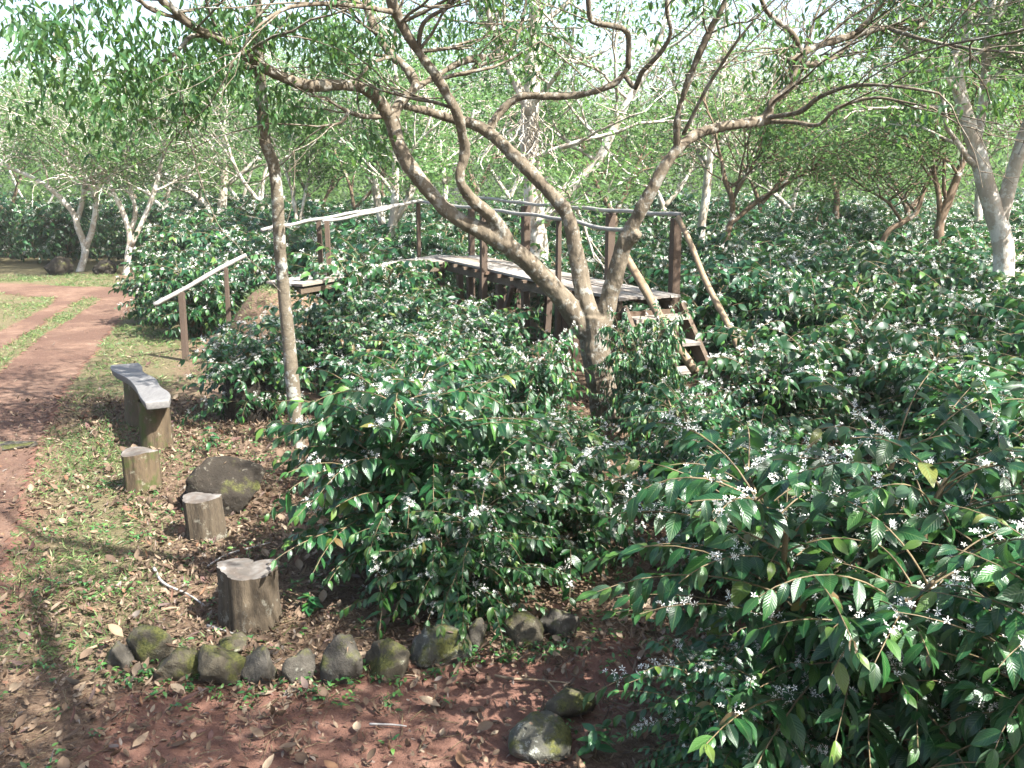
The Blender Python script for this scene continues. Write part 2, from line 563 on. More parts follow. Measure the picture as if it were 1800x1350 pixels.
red, green = ground_weights(P2)
nx, ny = len(xs), len(ys)
i, j = np.meshgrid(np.arange(ny - 1), np.arange(nx - 1), indexing='ij')
GF = np.stack([i * nx + j, i * nx + j + 1, (i + 1) * nx + j + 1, (i + 1) * nx + j], -1).reshape(-1, 4)
gm = raw_mesh('ground', np.c_[P2, GZ], [GF], mats=[M['ground']], attrs={'red': red, 'green': green})
tag(link('ground', gm), 'leaf strewn brown and red soil of the coffee plantation', 'ground', kind='structure')
fc = RD[GF].mean(1)
rf = GF[fc < 0]
used, inv = np.unique(rf, return_inverse=True)
rut = -.03 * np.clip(-RD[used] / .3, 0, 1)
rm = raw_mesh('dirt_road', np.c_[P2[used], GZ[used] + .006], [inv.reshape(-1, 4)], mats=[M['road']])
tag(link('dirt_road', rm), 'red dirt track with two wheel ruts bending to the left', 'road', kind='structure')

# ------------------------------------------------------------------ leaf templates and scattering


def leaf_template(nu, nv, width, curve, fold, pleat=0.0, wav=0.0, shape=.75):
    """leaf along +x, length 1, normal +z"""
    u = np.linspace(0, 1, nu); v = np.linspace(-1, 1, nv)
    Uu, Vv = np.meshgrid(u, v, indexing='ij')
    w = width * .5 * np.sin(PI * Uu ** shape) ** .85
    w = np.where((Uu <= 0) | (Uu >= 1), .004, w)
    w = w * (1 + wav * np.sin(Uu * 40 + 1.0) * (np.abs(Vv) > .9))
    x = Uu.copy(); y = w * Vv
    z = fold * np.abs(y) - curve * x * x * .5
    z = z + pleat * np.where(np.arange(nu) % 2 == 0, 1, -1)[:, None] * (np.abs(Vv) > .2) * (w / (width * .5))
    x = x - curve * curve * x ** 3 / 6
    V = np.stack([x, y, z], -1).reshape(-1, 3)
    i, j = np.meshgrid(np.arange(nu - 1), np.arange(nv - 1), indexing='ij')
    F = np.stack([i * nv + j, (i + 1) * nv + j, (i + 1) * nv + j + 1, i * nv + j + 1], -1).reshape(-1, 4)
    uv = np.stack([Uu, Vv * .5 + .5], -1).reshape(-1, 2)
    return V, F, uv


def place(tpl, O, D, N, S, tint):
    """instances of a template: origin, direction, normal, size"""
    V0, F0, uv0 = tpl
    D = unit(D); N = unit(N - D * np.sum(N * D, -1, keepdims=True)); Y = np.cross(N, D)
    R = np.stack([D, Y, N], -1)
    S = np.asarray(S, float)
    S3 = S[:, None] if S.ndim == 1 else S
    V = np.einsum('nij,nkj->nki', R, V0[None] * (S3[:, None, :] if S3.shape[1] == 3 else S3[:, :, None])) + O[:, None, :]
    n, k = len(O), len(V0)
    F = (F0[None] + (np.arange(n) * k)[:, None, None]).reshape(-1, F0.shape[1])
    return V.reshape(-1, 3), F, np.tile(uv0, (n, 1)), np.repeat(tint, k)


def place_many(tpls, O, D, N, S, tint, r):
    which = r.integers(0, len(tpls), len(O))
    b = MB()
    for k, t in enumerate(tpls):
        m = which == k
        if m.any():
            V, F, uv, ti = place(t, O[m], D[m], N[m], S[m], tint[m])
            b.add(V, [F], ti, uv)
    return b


HI = [leaf_template(9, 5, .42, c, f, .0065, .07) for c, f in ((.35, .25), (.75, .15), (1.1, .35), (.55, .05))]
MID = [leaf_template(5, 3, .44, c, f) for c, f in ((.4, .25), (.9, .15), (1.2, .3))]
LO = [leaf_template(3, 3, .50, c, f) for c, f in ((.5, .25), (1.0, .2))]
LANCE = [leaf_template(5, 3, .30, c, f, shape=.8) for c, f in ((.5, .3), (1.0, .25), (.2, .3))]
LANCE_LO = [leaf_template(3, 3, .34, c, f) for c, f in ((.5, .3), (.9, .2))]
DIAMOND = [(np.array([[0, 0, 0], [.45, -.19, .05], [1, 0, -.12], [.45, .19, .05]]), np.array([[0, 1, 2, 3]]), np.array([[0, .5], [.5, 0], [1, .5], [.5, 1]]))]


def flower_template(petals=5):
    V = []; F = []
    for k in range(petals):
        a = 2 * PI * k / petals
        c, s = math.cos(a), math.sin(a)
        q = np.array([[.06, -.05, .0], [.6, -.15, .34], [1.0, 0, .30], [.6, .15, .34]])
        q = np.c_[q[:, 0] * c - q[:, 1] * s, q[:, 0] * s + q[:, 1] * c, q[:, 2]]
        F.append([len(V) + i for i in range(4)]); V += list(q)
    V = np.array(V)
    # frame: the template's normal is +z
    return V, np.array(F), np.zeros((len(V), 2))


FLOWER = [flower_template(5)]
FLOWER_LO = [flower_template(3)]


def coffee_bush(seed, H=1.3, R=1.0, stems=4, lats=20, gap=.075, leaf=.125, tpls=HI, flower_p=.3, fl_n=7, fl_size=.017, leafmat='coffee_leaf',
                fl_tpl=FLOWER, sides=5, bare=.28, arch=1.0):
    r = np.random.default_rng(seed)
    stem_parts = MB(); LP = []; LR = []; info = []
    for s in range(stems):
        az = 2 * PI * (s + r.random() * .7) / stems
        lean = R * (.12 + .38 * r.random()); top = H * (.68 + .34 * r.random())
        t = np.linspace(0, 1, 9)
        wig = r.normal(0, .02, (9, 2)); wig[0] = 0
        P = np.c_[math.cos(az) * (.07 + lean * t ** 1.4) + wig[:, 0], math.sin(az) * (.07 + lean * t ** 1.4) + wig[:, 1], top * (t * 1.12 - .12 * t * t)]
        stem_parts.tube(P, .020 * (1 - .7 * t) + .003, 6)
        for k in range(lats):
            tt = .09 + .91 * (k + r.random()) / lats
            pos = np.array([np.interp(tt, t, P[:, c]) for c in range(3)])
            a0 = k * 2.4 + s
            for sgn in (0, PI):
                a = a0 + sgn + r.normal(0, .35)
                out = math.cos(a - az)
                L = R * (1.0 - .45 * tt ** 2) * (.55 + .55 * r.random()) * (1 if out > -.3 else .7)
                e0 = math.radians(r.uniform(12, 48) + 15 * tt)
                droop = math.radians(r.uniform(35, 95)) * arch
                n = 10; q = np.linspace(0, 1, n)
                el = e0 - droop * q ** 1.2
                aa = a + r.normal(0, .25) * q
                st = np.c_[np.cos(aa) * np.cos(el), np.sin(aa) * np.cos(el), np.sin(el)] * (L / (n - 1))
                pts = pos + np.r_[np.zeros((1, 3)), np.cumsum(st[:-1], 0)]
                LP.append(pts); LR.append(.0037 * (1 - .75 * q) + .0008); info.append((L, tt, r.random()))
    P = np.array(LP); Rr = np.array(LR)
    P[:, :, 2] = np.maximum(P[:, :, 2], .04)
    V, F = thin_tubes(P, Rr * (1 if sides > 3 else 1.5), sides)
    stem_parts.add(V, [F], .5)
    O = []; D = []; N = []; S = []; T = []; FO = []; FN = []
    for b in range(len(P)):
        L, tt, rr = info[b]
        s0 = .55 if rr < bare else (.10 + .2 * r.random())
        nn = max(2, int(L * (1 - s0) / gap))
        flowering = r.random() < flower_p * (.35 + .9 * tt)
        for k in range(nn + 1):
            s = s0 + (1 - s0) * k / nn
            x = s * 9; i0 = min(8, int(x)); f = x - i0
            o = P[b, i0] * (1 - f) + P[b, i0 + 1] * f
            tg = unit(P[b, i0 + 1] - P[b, i0])
            sd = unit(np.cross(tg, [0, 0, 1.0]) + 1e-6)
            for sg in (-1, 1):
                if r.random() < .10: continue
                last = s > .93
                d = sd * sg * (.85 if not last else .45) + tg * (.55 if not last else 1.0) + np.array([0, 0, .05 - .95 * r.random()]) + r.normal(0, .2, 3)
                O.append(o); D.append(d); N.append(np.array([0, 0, 1.0]) + r.normal(0, .38, 3) + .25 * sd * sg)
                S.append(leaf * (.55 + .85 * r.random()) * (1 - .38 * s ** 4))
                t_ = r.random() * .8
                if last: t_ = r.uniform(.7, .93)
                q = r.random()
                if q < .022: t_ = r.uniform(.93, 1.0)
                elif q < .09: t_ = r.uniform(.82, .92)
                T.append(t_)
            if flowering and s < .93 and r.random() < .34:
                for _ in range(fl_n):
                    FO.append(o + r.normal(0, .019, 3) + np.array([0, 0, .014])); FN.append(np.array([0, 0, .9]) + r.normal(0, .75, 3))
    O = np.array(O); keep = O[:, 2] > .06
    O, D, N, S, T = O[keep], np.array(D)[keep], np.array(N)[keep], np.array(S)[keep], np.array(T)[keep]
    fol = place_many(tpls, O, D, N, S, T, r).mesh('foliage', [M[leafmat]])
    br = stem_parts.mesh('branches', [M['twig']])
    FO = np.array(FO); FN = np.array(FN)
    flw = place_many(fl_tpl, FO, np.cross(FN, r.normal(0, 1, FN.shape)), FN, fl_size * (.7 + .6 * r.random(len(FO))), np.ones(len(FO)), r).mesh('blossoms', [M['petal']], )
    return dict(foliage=fol, branches=br, blossoms=flw)


NEAR = [coffee_bush(100 + k, H=1.28, R=1.05, stems=6, lats=23, flower_p=.44 + .06 * k, fl_n=8, fl_size=.0145, leaf=.112, gap=.052, bare=.16) for k in range(4)]
FLOWERY = coffee_bush(140, H=1.25, R=.95, stems=5, lats=19, flower_p=1.0, fl_n=11, fl_size=.0155, bare=.1)
MIDP = [coffee_bush(200 + k, H=1.25, R=1.05, stems=5, lats=19, gap=.082, leaf=.145, tpls=MID, flower_p=.8 + .2 * (k % 3), fl_n=6, fl_size=.020, leafmat='coffee_leaf_far', sides=4, bare=.12) for k in range(5)]
FARP = [coffee_bush(300 + k, H=1.3, R=1.1, stems=5, lats=14, gap=.10, leaf=.19, tpls=LO, flower_p=.9, fl_n=3, fl_size=.038, leafmat='coffee_leaf_far', fl_tpl=FLOWER_LO, sides=3, bare=.05) for k in range(3)]


def bush(proto, x, y, s=1.0, rz=None, label=None, group=None):
    r = empty('coffee_bush', (x, y, gz(x, y) - .02), rng.random() * 6.28 if rz is None else rz)
    r.scale = (s, s, s * (1 + rng.normal(0, .03)))
    for k, me in proto.items():
        link(k, me, r)
    return tag(r, label, 'coffee bush', group)


# ------------------------------------------------------------------ bushes
placed = []


def put(proto, x, y, s=1.0, rz=None, label=None, group=None, slim=1.0):
    placed.append((x, y)); o = bush(proto, x, y, s, rz, label, group)
    o.scale = (o.scale[0] * slim, o.scale[1] * slim, o.scale[2]); return o


put(NEAR[3], -.28, 5.72, .66, 2.9, 'low leafy coffee bush hanging over the middle of the stone edging')
put(NEAR[0], -.66, 6.25, 1.0, .4, 'broad coffee bush with dark glossy leaves spreading behind the notched tree stump')
put(NEAR[3], .30, 8.2, .50, 1.1, 'knee high coffee bush directly before the foot of the forked trunk')
put(FLOWERY, .34, 6.5, .80, 2.1, 'coffee bush with bare tan twigs before the forked tree')
put(NEAR[2], 1.55, 4.12, 1.12, 1.0, 'big glossy coffee bush rising behind the low one at the bottom edge')
put(NEAR[1], .98, 3.95, .52, 4.0, 'low coffee bush at the bottom edge beside the pale lichen rock')
put(NEAR[0], 2.25, 3.25, .98, 2.6, 'large leaved coffee bush along the bottom edge, its lower part cut by the right corner')
put(NEAR[3], 2.85, 4.9, 1.05, 3.0, 'coffee bush cut by the right edge, just behind the large leaved front bushes')
put(NEAR[1], 1.55, 6.0, .80, 4.4, 'coffee bush with arching bare tan twigs just behind the bottom right bush')
put(FLOWERY, -.12, 10.4, .80, 2.2, 'low coffee bush in the gap between the forked trunk and the walkway posts', slim=.8)
put(FLOWERY, .24, 9.3, .88, .2, 'coffee bush with a ragged top standing close left of the forked trunk', slim=.72)
put(NEAR[2], 1.26, 9.45, .92, .6, 'small coffee bush growing up against the left side of the wooden steps', slim=.52)
put(NEAR[3], 1.45, 7.5, .72, 5.2, 'lower coffee bush with white flowers at the foot of the wooden steps')
put(FLOWERY, -2.72, 10.8, .88, 1.2, 'coffee bush thick with white blossom beside the slim lichen covered trunk and boulder')
put(NEAR[2], -.85, 8.2, .80, 3.3, 'coffee bush right of the slim lichen covered trunk, behind the broad front bush')
put(NEAR[0], -.75, 9.5, .80, 3.9, 'dark coffee bush under the long left limb of the forked tree')
put(NEAR[0], -1.35, 11.0, .82, 5.0, 'dark coffee bush between the slim lichen covered trunk and the walkway')
put(FLOWERY, -.75, 10.6, .92, .3, 'flowering coffee bush under the near side of the wooden walkway')
put(NEAR[1], -1.3, 12.3, .92, 1.9, 'dark leaved coffee bush below the middle of the walkway ramp')
put(MIDP[0], -2.3, 12.4, .92, 2.4, 'white speckled coffee bush in front of the earth mound')
put(MIDP[1], -.35, 12.6, .80, 0.5, 'low coffee bush in the shade beneath the walkway planks')
put(MIDP[2], 2.35, 9.2, .92, 1.5, 'coffee bush on the right of the wooden steps, below the leaning pole')
put(MIDP[3], -1.95, 14.75, 1.16, 2.5, 'coffee bush growing against the left end of the walkway deck')
put(MIDP[0], -5.0, 16.2, .95, .5, 'coffee bush behind the short sloping handrail')
put(MIDP[4], -4.2, 17.0, .95, 1.5, 'flower dusted coffee bush behind the earth mound')
put(MIDP[1], -5.9, 17.6, .95, 2.6, 'coffee bush at the inside of the track bend, beyond the handrail')


def deck_clear(x, y):
    # distance to the walkway centre line
    a = np.array([-1.0, 16.8]); b = np.array([1.5, 11.1]); p = np.array([x, y])
    t = np.clip(((p - a) @ (b - a)) / ((b - a) @ (b - a)), 0, 1)
    d1 = np.linalg.norm(p - (a + t * (b - a)))
    a, b = np.array([1.5, 11.1]), np.array([2.0, 9.6])
    t = np.clip(((p - a) @ (b - a)) / ((b - a) @ (b - a)), 0, 1)
    return min(d1, np.linalg.norm(p - (a + t * (b - a))))


rb = np.random.default_rng(5)
cells = []
yv = 6.4
row = 0
while yv < 40:
    step = 1.35 if yv < 20 else (1.6 if yv < 28 else 2.1)
    half = .5 * yv + 2.5
    xv = -half + (row % 2) * step * .5
    while xv < half:
        x = xv + rb.normal(0, .14); y = yv + rb.normal(0, .14)
        cells.append((x, y)); xv += step
    yv += step; row += 1
cells.sort(key=lambda c: c[1])
n_b = 0
TREEPTS = [(.83, 10.2), (-2.0, 9.5), (6.0, 12.6)]
for x, y in cells:
    if y < 24.5:
        if x < XB(y) + .75: continue
    else:
        if y < 27.5 and x < -6.0: continue
        if x < -7 and y < 28: continue
    if deck_clear(x, y) < 1.15: continue
    if np.hypot(x - MOUND[0], y - MOUND[1]) < 1.9: continue
    if min(np.hypot(x - a, y - b) for a, b in placed) < .98: continue
    if min(np.hypot(x - a, y - b) for a, b in TREEPTS) < .6: continue
    if y < 8.3 and x < 1.9: continue
    if 1.9 < x < 3.1 and 6.4 < y < 8.6: continue
    if -.2 < x < 1.9 and 8.2 < y < 10.3: continue          # the dark gap in the rows
    right = x > .35 * (y - 12) * 0 + 1.6 and y < 30
    proto = MIDP[rb.integers(5)] if y < 17 else FARP[rb.integers(3)]
    if y < 8: proto = NEAR[rb.integers(4)]
    if y > 27 and x < -6:
        lab, grp = 'dark green coffee bush in the hedge line beyond the far crossing of the track', 'coffee bushes beyond the far track'
    elif y > 24:
        lab, grp = 'small distant coffee bush under the pale shade trees at the back', 'coffee bushes at the back of the plantation'
    elif x > 2.0:
        lab, grp = 'blossom speckled coffee bush in the dense rows right of the wooden walkway', 'coffee bushes in the right hand rows'
    else:
        lab, grp = 'blossom speckled coffee bush behind and left of the wooden walkway', 'coffee bushes behind the walkway'
    s = .82 + .36 * rb.random()
    if y < 26 and x > 2: s *= 1.0
    bush(proto, x, y, s * (1.12 if y > 24 else 1), rb.random() * 6.28, lab, grp)
    n_b += 1
print('bushes', n_b + len(placed))

# ------------------------------------------------------------------ stumps, bench, stones


def stump(loc, r, h, seed, label, notch=None, mat='bark_stump', lean=(0, 0), flare=.12):
    root = tag(empty('tree_stump', loc), label, 'stump', 'cut log stumps beside the path')
    n = 72; rows = 18
    a = np.linspace(0, 2 * PI, n, endpoint=False)
    rr = np.random.default_rng(seed)
    prof = 1 + .06 * np.sin(2 * a + rr.random() * 6) + .05 * np.sin(3 * a + rr.random() * 6) + .02 * np.sin(7 * a + rr.random() * 6)
    if notch is not None:
        prof = prof - .60 * np.exp(-((((a - notch) + PI) % (2 * PI) - PI) / .36) ** 2)
    z = np.linspace(-.06, h, rows)
    V = []
    for zz in z:
        t = max(0, zz) / h
        fl = 1 + flare * (1 - t) ** 3
        ridge = .095 * noise(np.c_[np.cos(a) * 5, np.sin(a) * 5, np.full(n, zz * 1.3)], 1.0, seed, 3) + .05 * noise(np.c_[np.cos(a) * 13, np.sin(a) * 13, np.full(n, zz * 2.5)], 1.0, seed + 3, 2)
        R = r * (prof * fl + ridge)
        V.append(np.c_[np.cos(a) * R + lean[0] * t, np.sin(a) * R + lean[1] * t, np.full(n, zz + (.012 * np.sin(a * 2 + seed) if zz == z[-1] else 0))])
    top = V[-1]
    V = np.concatenate(V)
    i, j = np.meshgrid(np.arange(rows - 1), np.arange(n), indexing='ij'); j2 = (j + 1) % n
    F = np.stack([i * n + j, i * n + j2, (i + 1) * n + j2, (i + 1) * n + j], -1).reshape(-1, 4)
    link('bark', raw_mesh('bark', V, [F], mats=[M[mat]]), root)
    c = np.array([lean[0], lean[1], h])
    rings = 8; TV = []
    for k in range(rings):
        f = 1.0 - k / (rings - .0)
        q = c + (top - c) * f * (.995 if k else 1.0)
        q[:, 2] += (.006 if k else 0.0) + .012 * noise(q[:, :2], 14, seed, 3) * (k > 0)
        TV.append(q)
    TV.append(c[None] + [[0, 0, .004]])
    TV = np.concatenate(TV)
    i, j = np.meshgrid(np.arange(rings - 1), np.arange(n), indexing='ij'); j2 = (j + 1) % n
    F = np.stack([i * n + j, i * n + j2, (i + 1) * n + j2, (i + 1) * n + j], -1).reshape(-1, 4)
    j = np.arange(n)
    tri = np.stack([(rings - 1) * n + j, (rings - 1) * n + (j + 1) % n, np.full(n, rings * n)], -1)
    link('cut_face', raw_mesh('cut_face', TV, [F, tri], mats=[M['cut']]), root)
    return root


def gpt(px, py):
    p = ground(px, py); p[2] = gz(p[0], p[1]); return p


p = gpt(440, 1092); stump(p, .175, .345, 1, 'largest cut stump with a heart shaped notched top, nearest of the three', notch=1.2)
p = gpt(364, 943); stump(p, .128, .31, 2, 'round grey topped stump standing in front of the mossy boulder', lean=(-.02, 0), flare=.05)
p = gpt(252, 862); stump(p, .135, .33, 3, 'dark mossy stump with white flaked top beside the slab bench', mat='bark_mossy', lean=(-.01, 0), flare=.02)

# bench
bn = at(281, 716, 9.15); bf = at(224, 641, 11.0)
zt = .53
bn[2] = bf[2] = zt
root = tag(empty('log_bench', (bn + bf) / 2 - np.array([0, 0, zt - gz(*((bn + bf) / 2)[:2])])), 'rustic bench, a grey weathered slab on two thick dark logs beside the track', 'bench')
org = np.array(root.location)
ax = unit((bn - bf)[:2]); ax = np.array([ax[0], ax[1], 0]); L = np.linalg.norm((bn - bf)[:2]); sd = np.array([ax[1], -ax[0], 0])
if sd[0] < 0: sd = -sd
mb = MB(); n = 26; t = np.linspace(-.5, .5, n)
lw = -.135 + .02 * np.sin(t * 9 + 1) + .025 * np.sin(t * 4.0) - .03 * np.exp(-((t + .42) / .1) ** 2) + .03 * np.exp(-((t + .1) / .12) ** 2)
rw = .125 + .018 * np.sin(t * 7) + .02 * np.sin(t * 15 + 2) - .05 * np.clip((t - .3) * 3, 0, 1) - .03 * np.exp(-((t + .5) / .1) ** 2)
m = 9; s_ = np.linspace(0, 1, m)
TOP = []; BOT = []
for k in range(n):
    for q in s_:
        w = lw[k] * (1 - q) + rw[k] * q
        TOP.append(org + ax * (t[k] * L) + sd * w); BOT.append(org + ax * (t[k] * L) + sd * (w * (.9 if q < .5 else .97)))
TOP = np.array(TOP); BOT = np.array(BOT)
TOP[:, 2] = zt + .006 * noise(TOP, 5, 4, 3); BOT[:, 2] = zt - .075 + .008 * noise(BOT, 5, 9, 2)
VV = np.r_[TOP, BOT] - org
i, j = np.meshgrid(np.arange(n - 1), np.arange(m - 1), indexing='ij')
Ft = np.stack([i * m + j, (i + 1) * m + j, (i + 1) * m + j + 1, i * m + j + 1], -1).reshape(-1, 4)
Fb = Ft[:, ::-1] + n * m
bd = [k * m for k in range(n)] + [(n - 1) * m + q for q in range(1, m)] + [k * m + m - 1 for k in range(n - 2, -1, -1)] + [q for q in range(m - 2, 0, -1)]
bd = np.array(bd); b2 = np.roll(bd, -1)
Fs = np.stack([bd, bd + n * m, b2 + n * m, b2], -1)
mb.add(VV, [Ft, Fb, Fs], 0.15)
mb.build('seat', M['slab'], root, bevel=.008)
for tt, rx, ry, sd_ in ((.33, .15, .14, 5), (-.20, .30, .125, 8)):
    mb = MB(); nn = 40; a = np.linspace(0, 2 * PI, nn, endpoint=False); rows = 14; V = []
    for zz in np.linspace(-.08, zt - .07, rows):
        f = 1 + .12 * (1 - max(0, zz) / zt) ** 2
        R = f + .07 * noise(np.c_[np.cos(a) * 4, np.sin(a) * 4, np.full(nn, zz * 1.5)], 1, sd_, 3)
        V.append(ax * (tt * L) + (ax[None] * (np.cos(a) * R * rx)[:, None]) + (sd[None] * (np.sin(a) * R * ry)[:, None]) + np.array([0, 0, zz]))
    V = np.concatenate(V)
    i, j = np.meshgrid(np.arange(rows - 1), np.arange(nn), indexing='ij'); j2 = (j + 1) % nn
    mb.add(V, [np.stack([i * nn + j, i * nn + j2, (i + 1) * nn + j2, (i + 1) * nn + j], -1).reshape(-1, 4)], .5)
    mb.build('leg', M['bark_mossy'], root)


def stone_mesh(seed, size, sub=4, rough=.30):
    bm = bmesh.new(); bmesh.ops.create_icosphere(bm, subdivisions=sub, radius=1.0)
    V = np.array([v.co[:] for v in bm.verts]); F = np.array([[v.index for v in f.verts] for f in bm.faces]); bm.free()
    rr = np.random.default_rng(seed)
    for _ in range(9):                    # knock flat facets off
        d = unit(rr.normal(0, 1, 3)); h = rr.uniform(.5, .88)
        ex = np.maximum(V @ d - h, 0); V = V - ex[:, None] * d * .85
    V = V * (1 + rough * noise(V, 1.3, seed, 3) + .07 * noise(V, 4, seed + 1, 4))[:, None]
    return V * np.array(size), F


STOPS = []


def stone(px, py, w, h, label, mat='stone', d=None, seed=0, rz=0.0, name='stone', cat='stone', group=None, sink=.25, sub=4):
    """px,py: where its front foot meets the ground; w,h in photo pixels"""
    g = gpt(px, py); k = pxm(g[1])
    sx = w * k / 2 * 1.22; sz = h * k / 2 * 1.15; sy = (d or .8) * sx
    V, F = stone_mesh(seed, (sx, sy, sz * 1.15), sub)
    V = V * (1 + (.07 if name == 'boulder' else .035) * noise(V / sx, 6, seed + 5, 3))[:, None]
    o = link(name, raw_mesh(name, V, [F], mats=[M[mat]]), None, (g[0], g[1] + sy * .8, g[2] + sz * (.76 - sink)))
    STOPS.append((g[0], g[1] + sy * .8, g[2] + sz * (.76 - sink), sx, sy, sz))
    o.rotation_euler = (0, 0, rz)
    return tag(o, label, cat, group)


G = 'mossy edging stones along the path'
ST = [(205, 1178, 60, 62, 'stone', 'small dark stone at the left end of the stone edging', 11),
      (262, 1172, 92, 70, 'stone_moss', 'rounded mossy stone, second from the left in the stone edging', 12),
      (318, 1205, 88, 78, 'stone_moss', 'yellow green moss capped round stone low in the stone edging', 13),
      (378, 1212, 84, 88, 'stone_moss', 'brown upright stone below the notched stump in the edging', 14),
      (405, 1158, 60, 46, 'stone_moss', 'half hidden mossy stone behind the brown upright stone', 24),
      (452, 1208, 82, 76, 'stone', 'grey stone with dry leaves draped over it in the edging', 15),
      (525, 1205, 62, 66, 'stone', 'smooth dark grey stone with clover at its foot', 16),
      (595, 1208, 88, 88, 'stone', 'tall blue grey stone with moss down its right side', 17),
      (678, 1200, 84, 72, 'stone_moss', 'squat olive stone right of the tall blue grey one', 18),
      (765, 1178, 112, 70, 'stone_pale', 'sunlit pale lichen stone in the middle of the edging', 19),
      (835, 1150, 54, 58, 'stone', 'small rounded stone tucked under the overhanging coffee leaves', 20),
      (922, 1146, 74, 62, 'stone_moss', 'olive green stone under the overhanging coffee leaves', 21),
      (985, 1128, 66, 60, 'stone', 'dark stone in the shadow between the two front bushes', 22)]
for px, py, w, h, mt, lab, sdd in ST:
    stone(px, py, w, h, lab, mt, seed=sdd, rz=sdd, group=G)
stone(1000, 1275, 100, 62, 'mossy rock at the foot of the bottom right bush, upper of the two there', 'stone_moss', seed=31, rz=.4)
stone(955, 1345, 130, 78, 'pale lichen covered rock at the bottom edge by the right bush', 'stone_pale', seed=32, rz=1.0)
stone(386, 905, 132, 92, 'large dark boulder with moss, behind the round grey topped stump', 'boulder', d=.75, seed=33, name='boulder', cat='boulder', sink=.1, sub=5)
stone(440, 742, 90, 100, 'dark boulder half hidden under the white blossomed bush', 'boulder', d=.9, seed=34, name='boulder', cat='boulder', sink=.1)
stone(92, 484, 46, 34, 'brown boulder before the hedge on the far side of the track', 'boulder', seed=35, name='boulder', cat='boulder', sink=.1)
stone(175, 482, 38, 24, 'small reddish boulder between the two white trunks across the track', 'boulder', seed=36, name='boulder', cat='boulder', sink=.1)
o = stone(422, 524, 26, 20, 'grey stone set in the edge of the red earth mound', 'stone_pale', seed=37, sink=.1)
o.location = (-3.95, 13.75, gz(-3.95, 13.75) + .0)
# flat slab at the track's edge
g = gpt(20, 792)
V, F = stone_mesh(41, (.34, .15, .035), 4, .12)
o = link('stepping_stone', raw_mesh('stepping_stone', V, [F], mats=[M['stone']]), None, (g[0], g[1], g[2] + .02)); o.rotation_euler = (0, 0, .15)
tag(o, 'flat pale stone slab lying at the edge of the red track', 'stone')

# ------------------------------------------------------------------ walkway
DZ = 1.23
NL = ground(765, 452, DZ); NR = ground(1082, 523, DZ)
dd = unit((NR - NL)); LEN = np.linalg.norm(NR - NL)
nn_ = np.array([-dd[1], dd[0], 0]); nn_ = nn_ if nn_[0] > 0 else -nn_
WID = .80
root = tag(empty('wooden_walkway', (*((NL + NR) / 2 + nn_ * WID / 2)[:2], 0)), 'raised wooden plank walkway with pole handrails and steps behind the forked tree', 'walkway')
RO = np.array(root.location)
Z = np.array([0, 0, 1.0])


def dk(t, s, z=0.0):           # t metres along from the left end, s metres across, z above the deck top
    return NL + dd * t + nn_ * s + Z * z - RO


mb = MB(); r = np.random.default_rng(3)
nb = 6
for k in range(nb):
    s0 = WID * (k + .5) / nb; t0 = -r.uniform(0, .12) - .05
    cuts = [t0] + sorted(r.uniform(1.2, LEN - 1.2, 2)) + [LEN + r.uniform(0.0, .12)]
    for a, b in zip(cuts[:-1], cuts[1:]):
        mb.bar(dk(a + .006, s0, -.016 + r.normal(0, .003)), dk(b - .006, s0, -.016 + r.normal(0, .003)), WID / nb - .012, .03, tint=r.random() ** 1.6, jitter=.0025)
mb.build('deck', M['plank'], root, smooth=False)
mb = MB()
for s in (.06, WID - .06):
    mb.bar(dk(0, s, -.125), dk(LEN, s, -.125), .05, .10, jitter=.003, tint=.2)
mb.build('beam', M['beam'], root, smooth=False)
for k, t in enumerate(np.arange(.15, LEN, .42)):
    mb = MB(); mb.bar(dk(t, -.07, -.053), dk(t, WID + .07, -.053), .07, .04, jitter=.003, tint=r.random()); mb.build('joist', M['beam'], root, smooth=False)
mb = MB(); mb.bar(dk(LEN + .02, -.08, -.21), dk(LEN + .02, WID + .1, -.21), .07, .09, tint=.6); mb.build('end_beam', M['beam'], root, smooth=False)
for t in (.25, 1.0, 1.45, 2.6, 3.4, 4.5, 5.6):
    for s in (.02, WID - .05):
        p = dk(t + r.normal(0, .05), s, -.18); g = p.copy(); g[2] = gz(p[0] + RO[0], p[1] + RO[1]) - .1
        g[:2] += r.normal(0, .05, 2)
        mb = MB(); mb.bar(g, p, .085, .085, up=dd, jitter=.003, tint=r.random()); mb.build('support_post', M['post'], root, smooth=False)
for a, b in ((.1, .75), (3.1, 2.55)):
    mb = MB(); mb.bar(dk(a, -.02, -.15), dk(b, -.02, -.95), .06, .06, up=dd + Z * .3, tint=.4); mb.build('brace', M['post'], root, smooth=False)


def find_t(px, s):
    """metres along the deck where the line at offset s is seen at photo column px"""
    ts = np.linspace(-.6, LEN + 1, 400)
    P = np.array([NL + dd * t + nn_ * s for t in ts])
    x = 900 + 1800 * P[:, 0] / (P[:, 1] * CP + (CAM_H - P[:, 2]) * SP)
    return float(np.interp(px, x, ts))


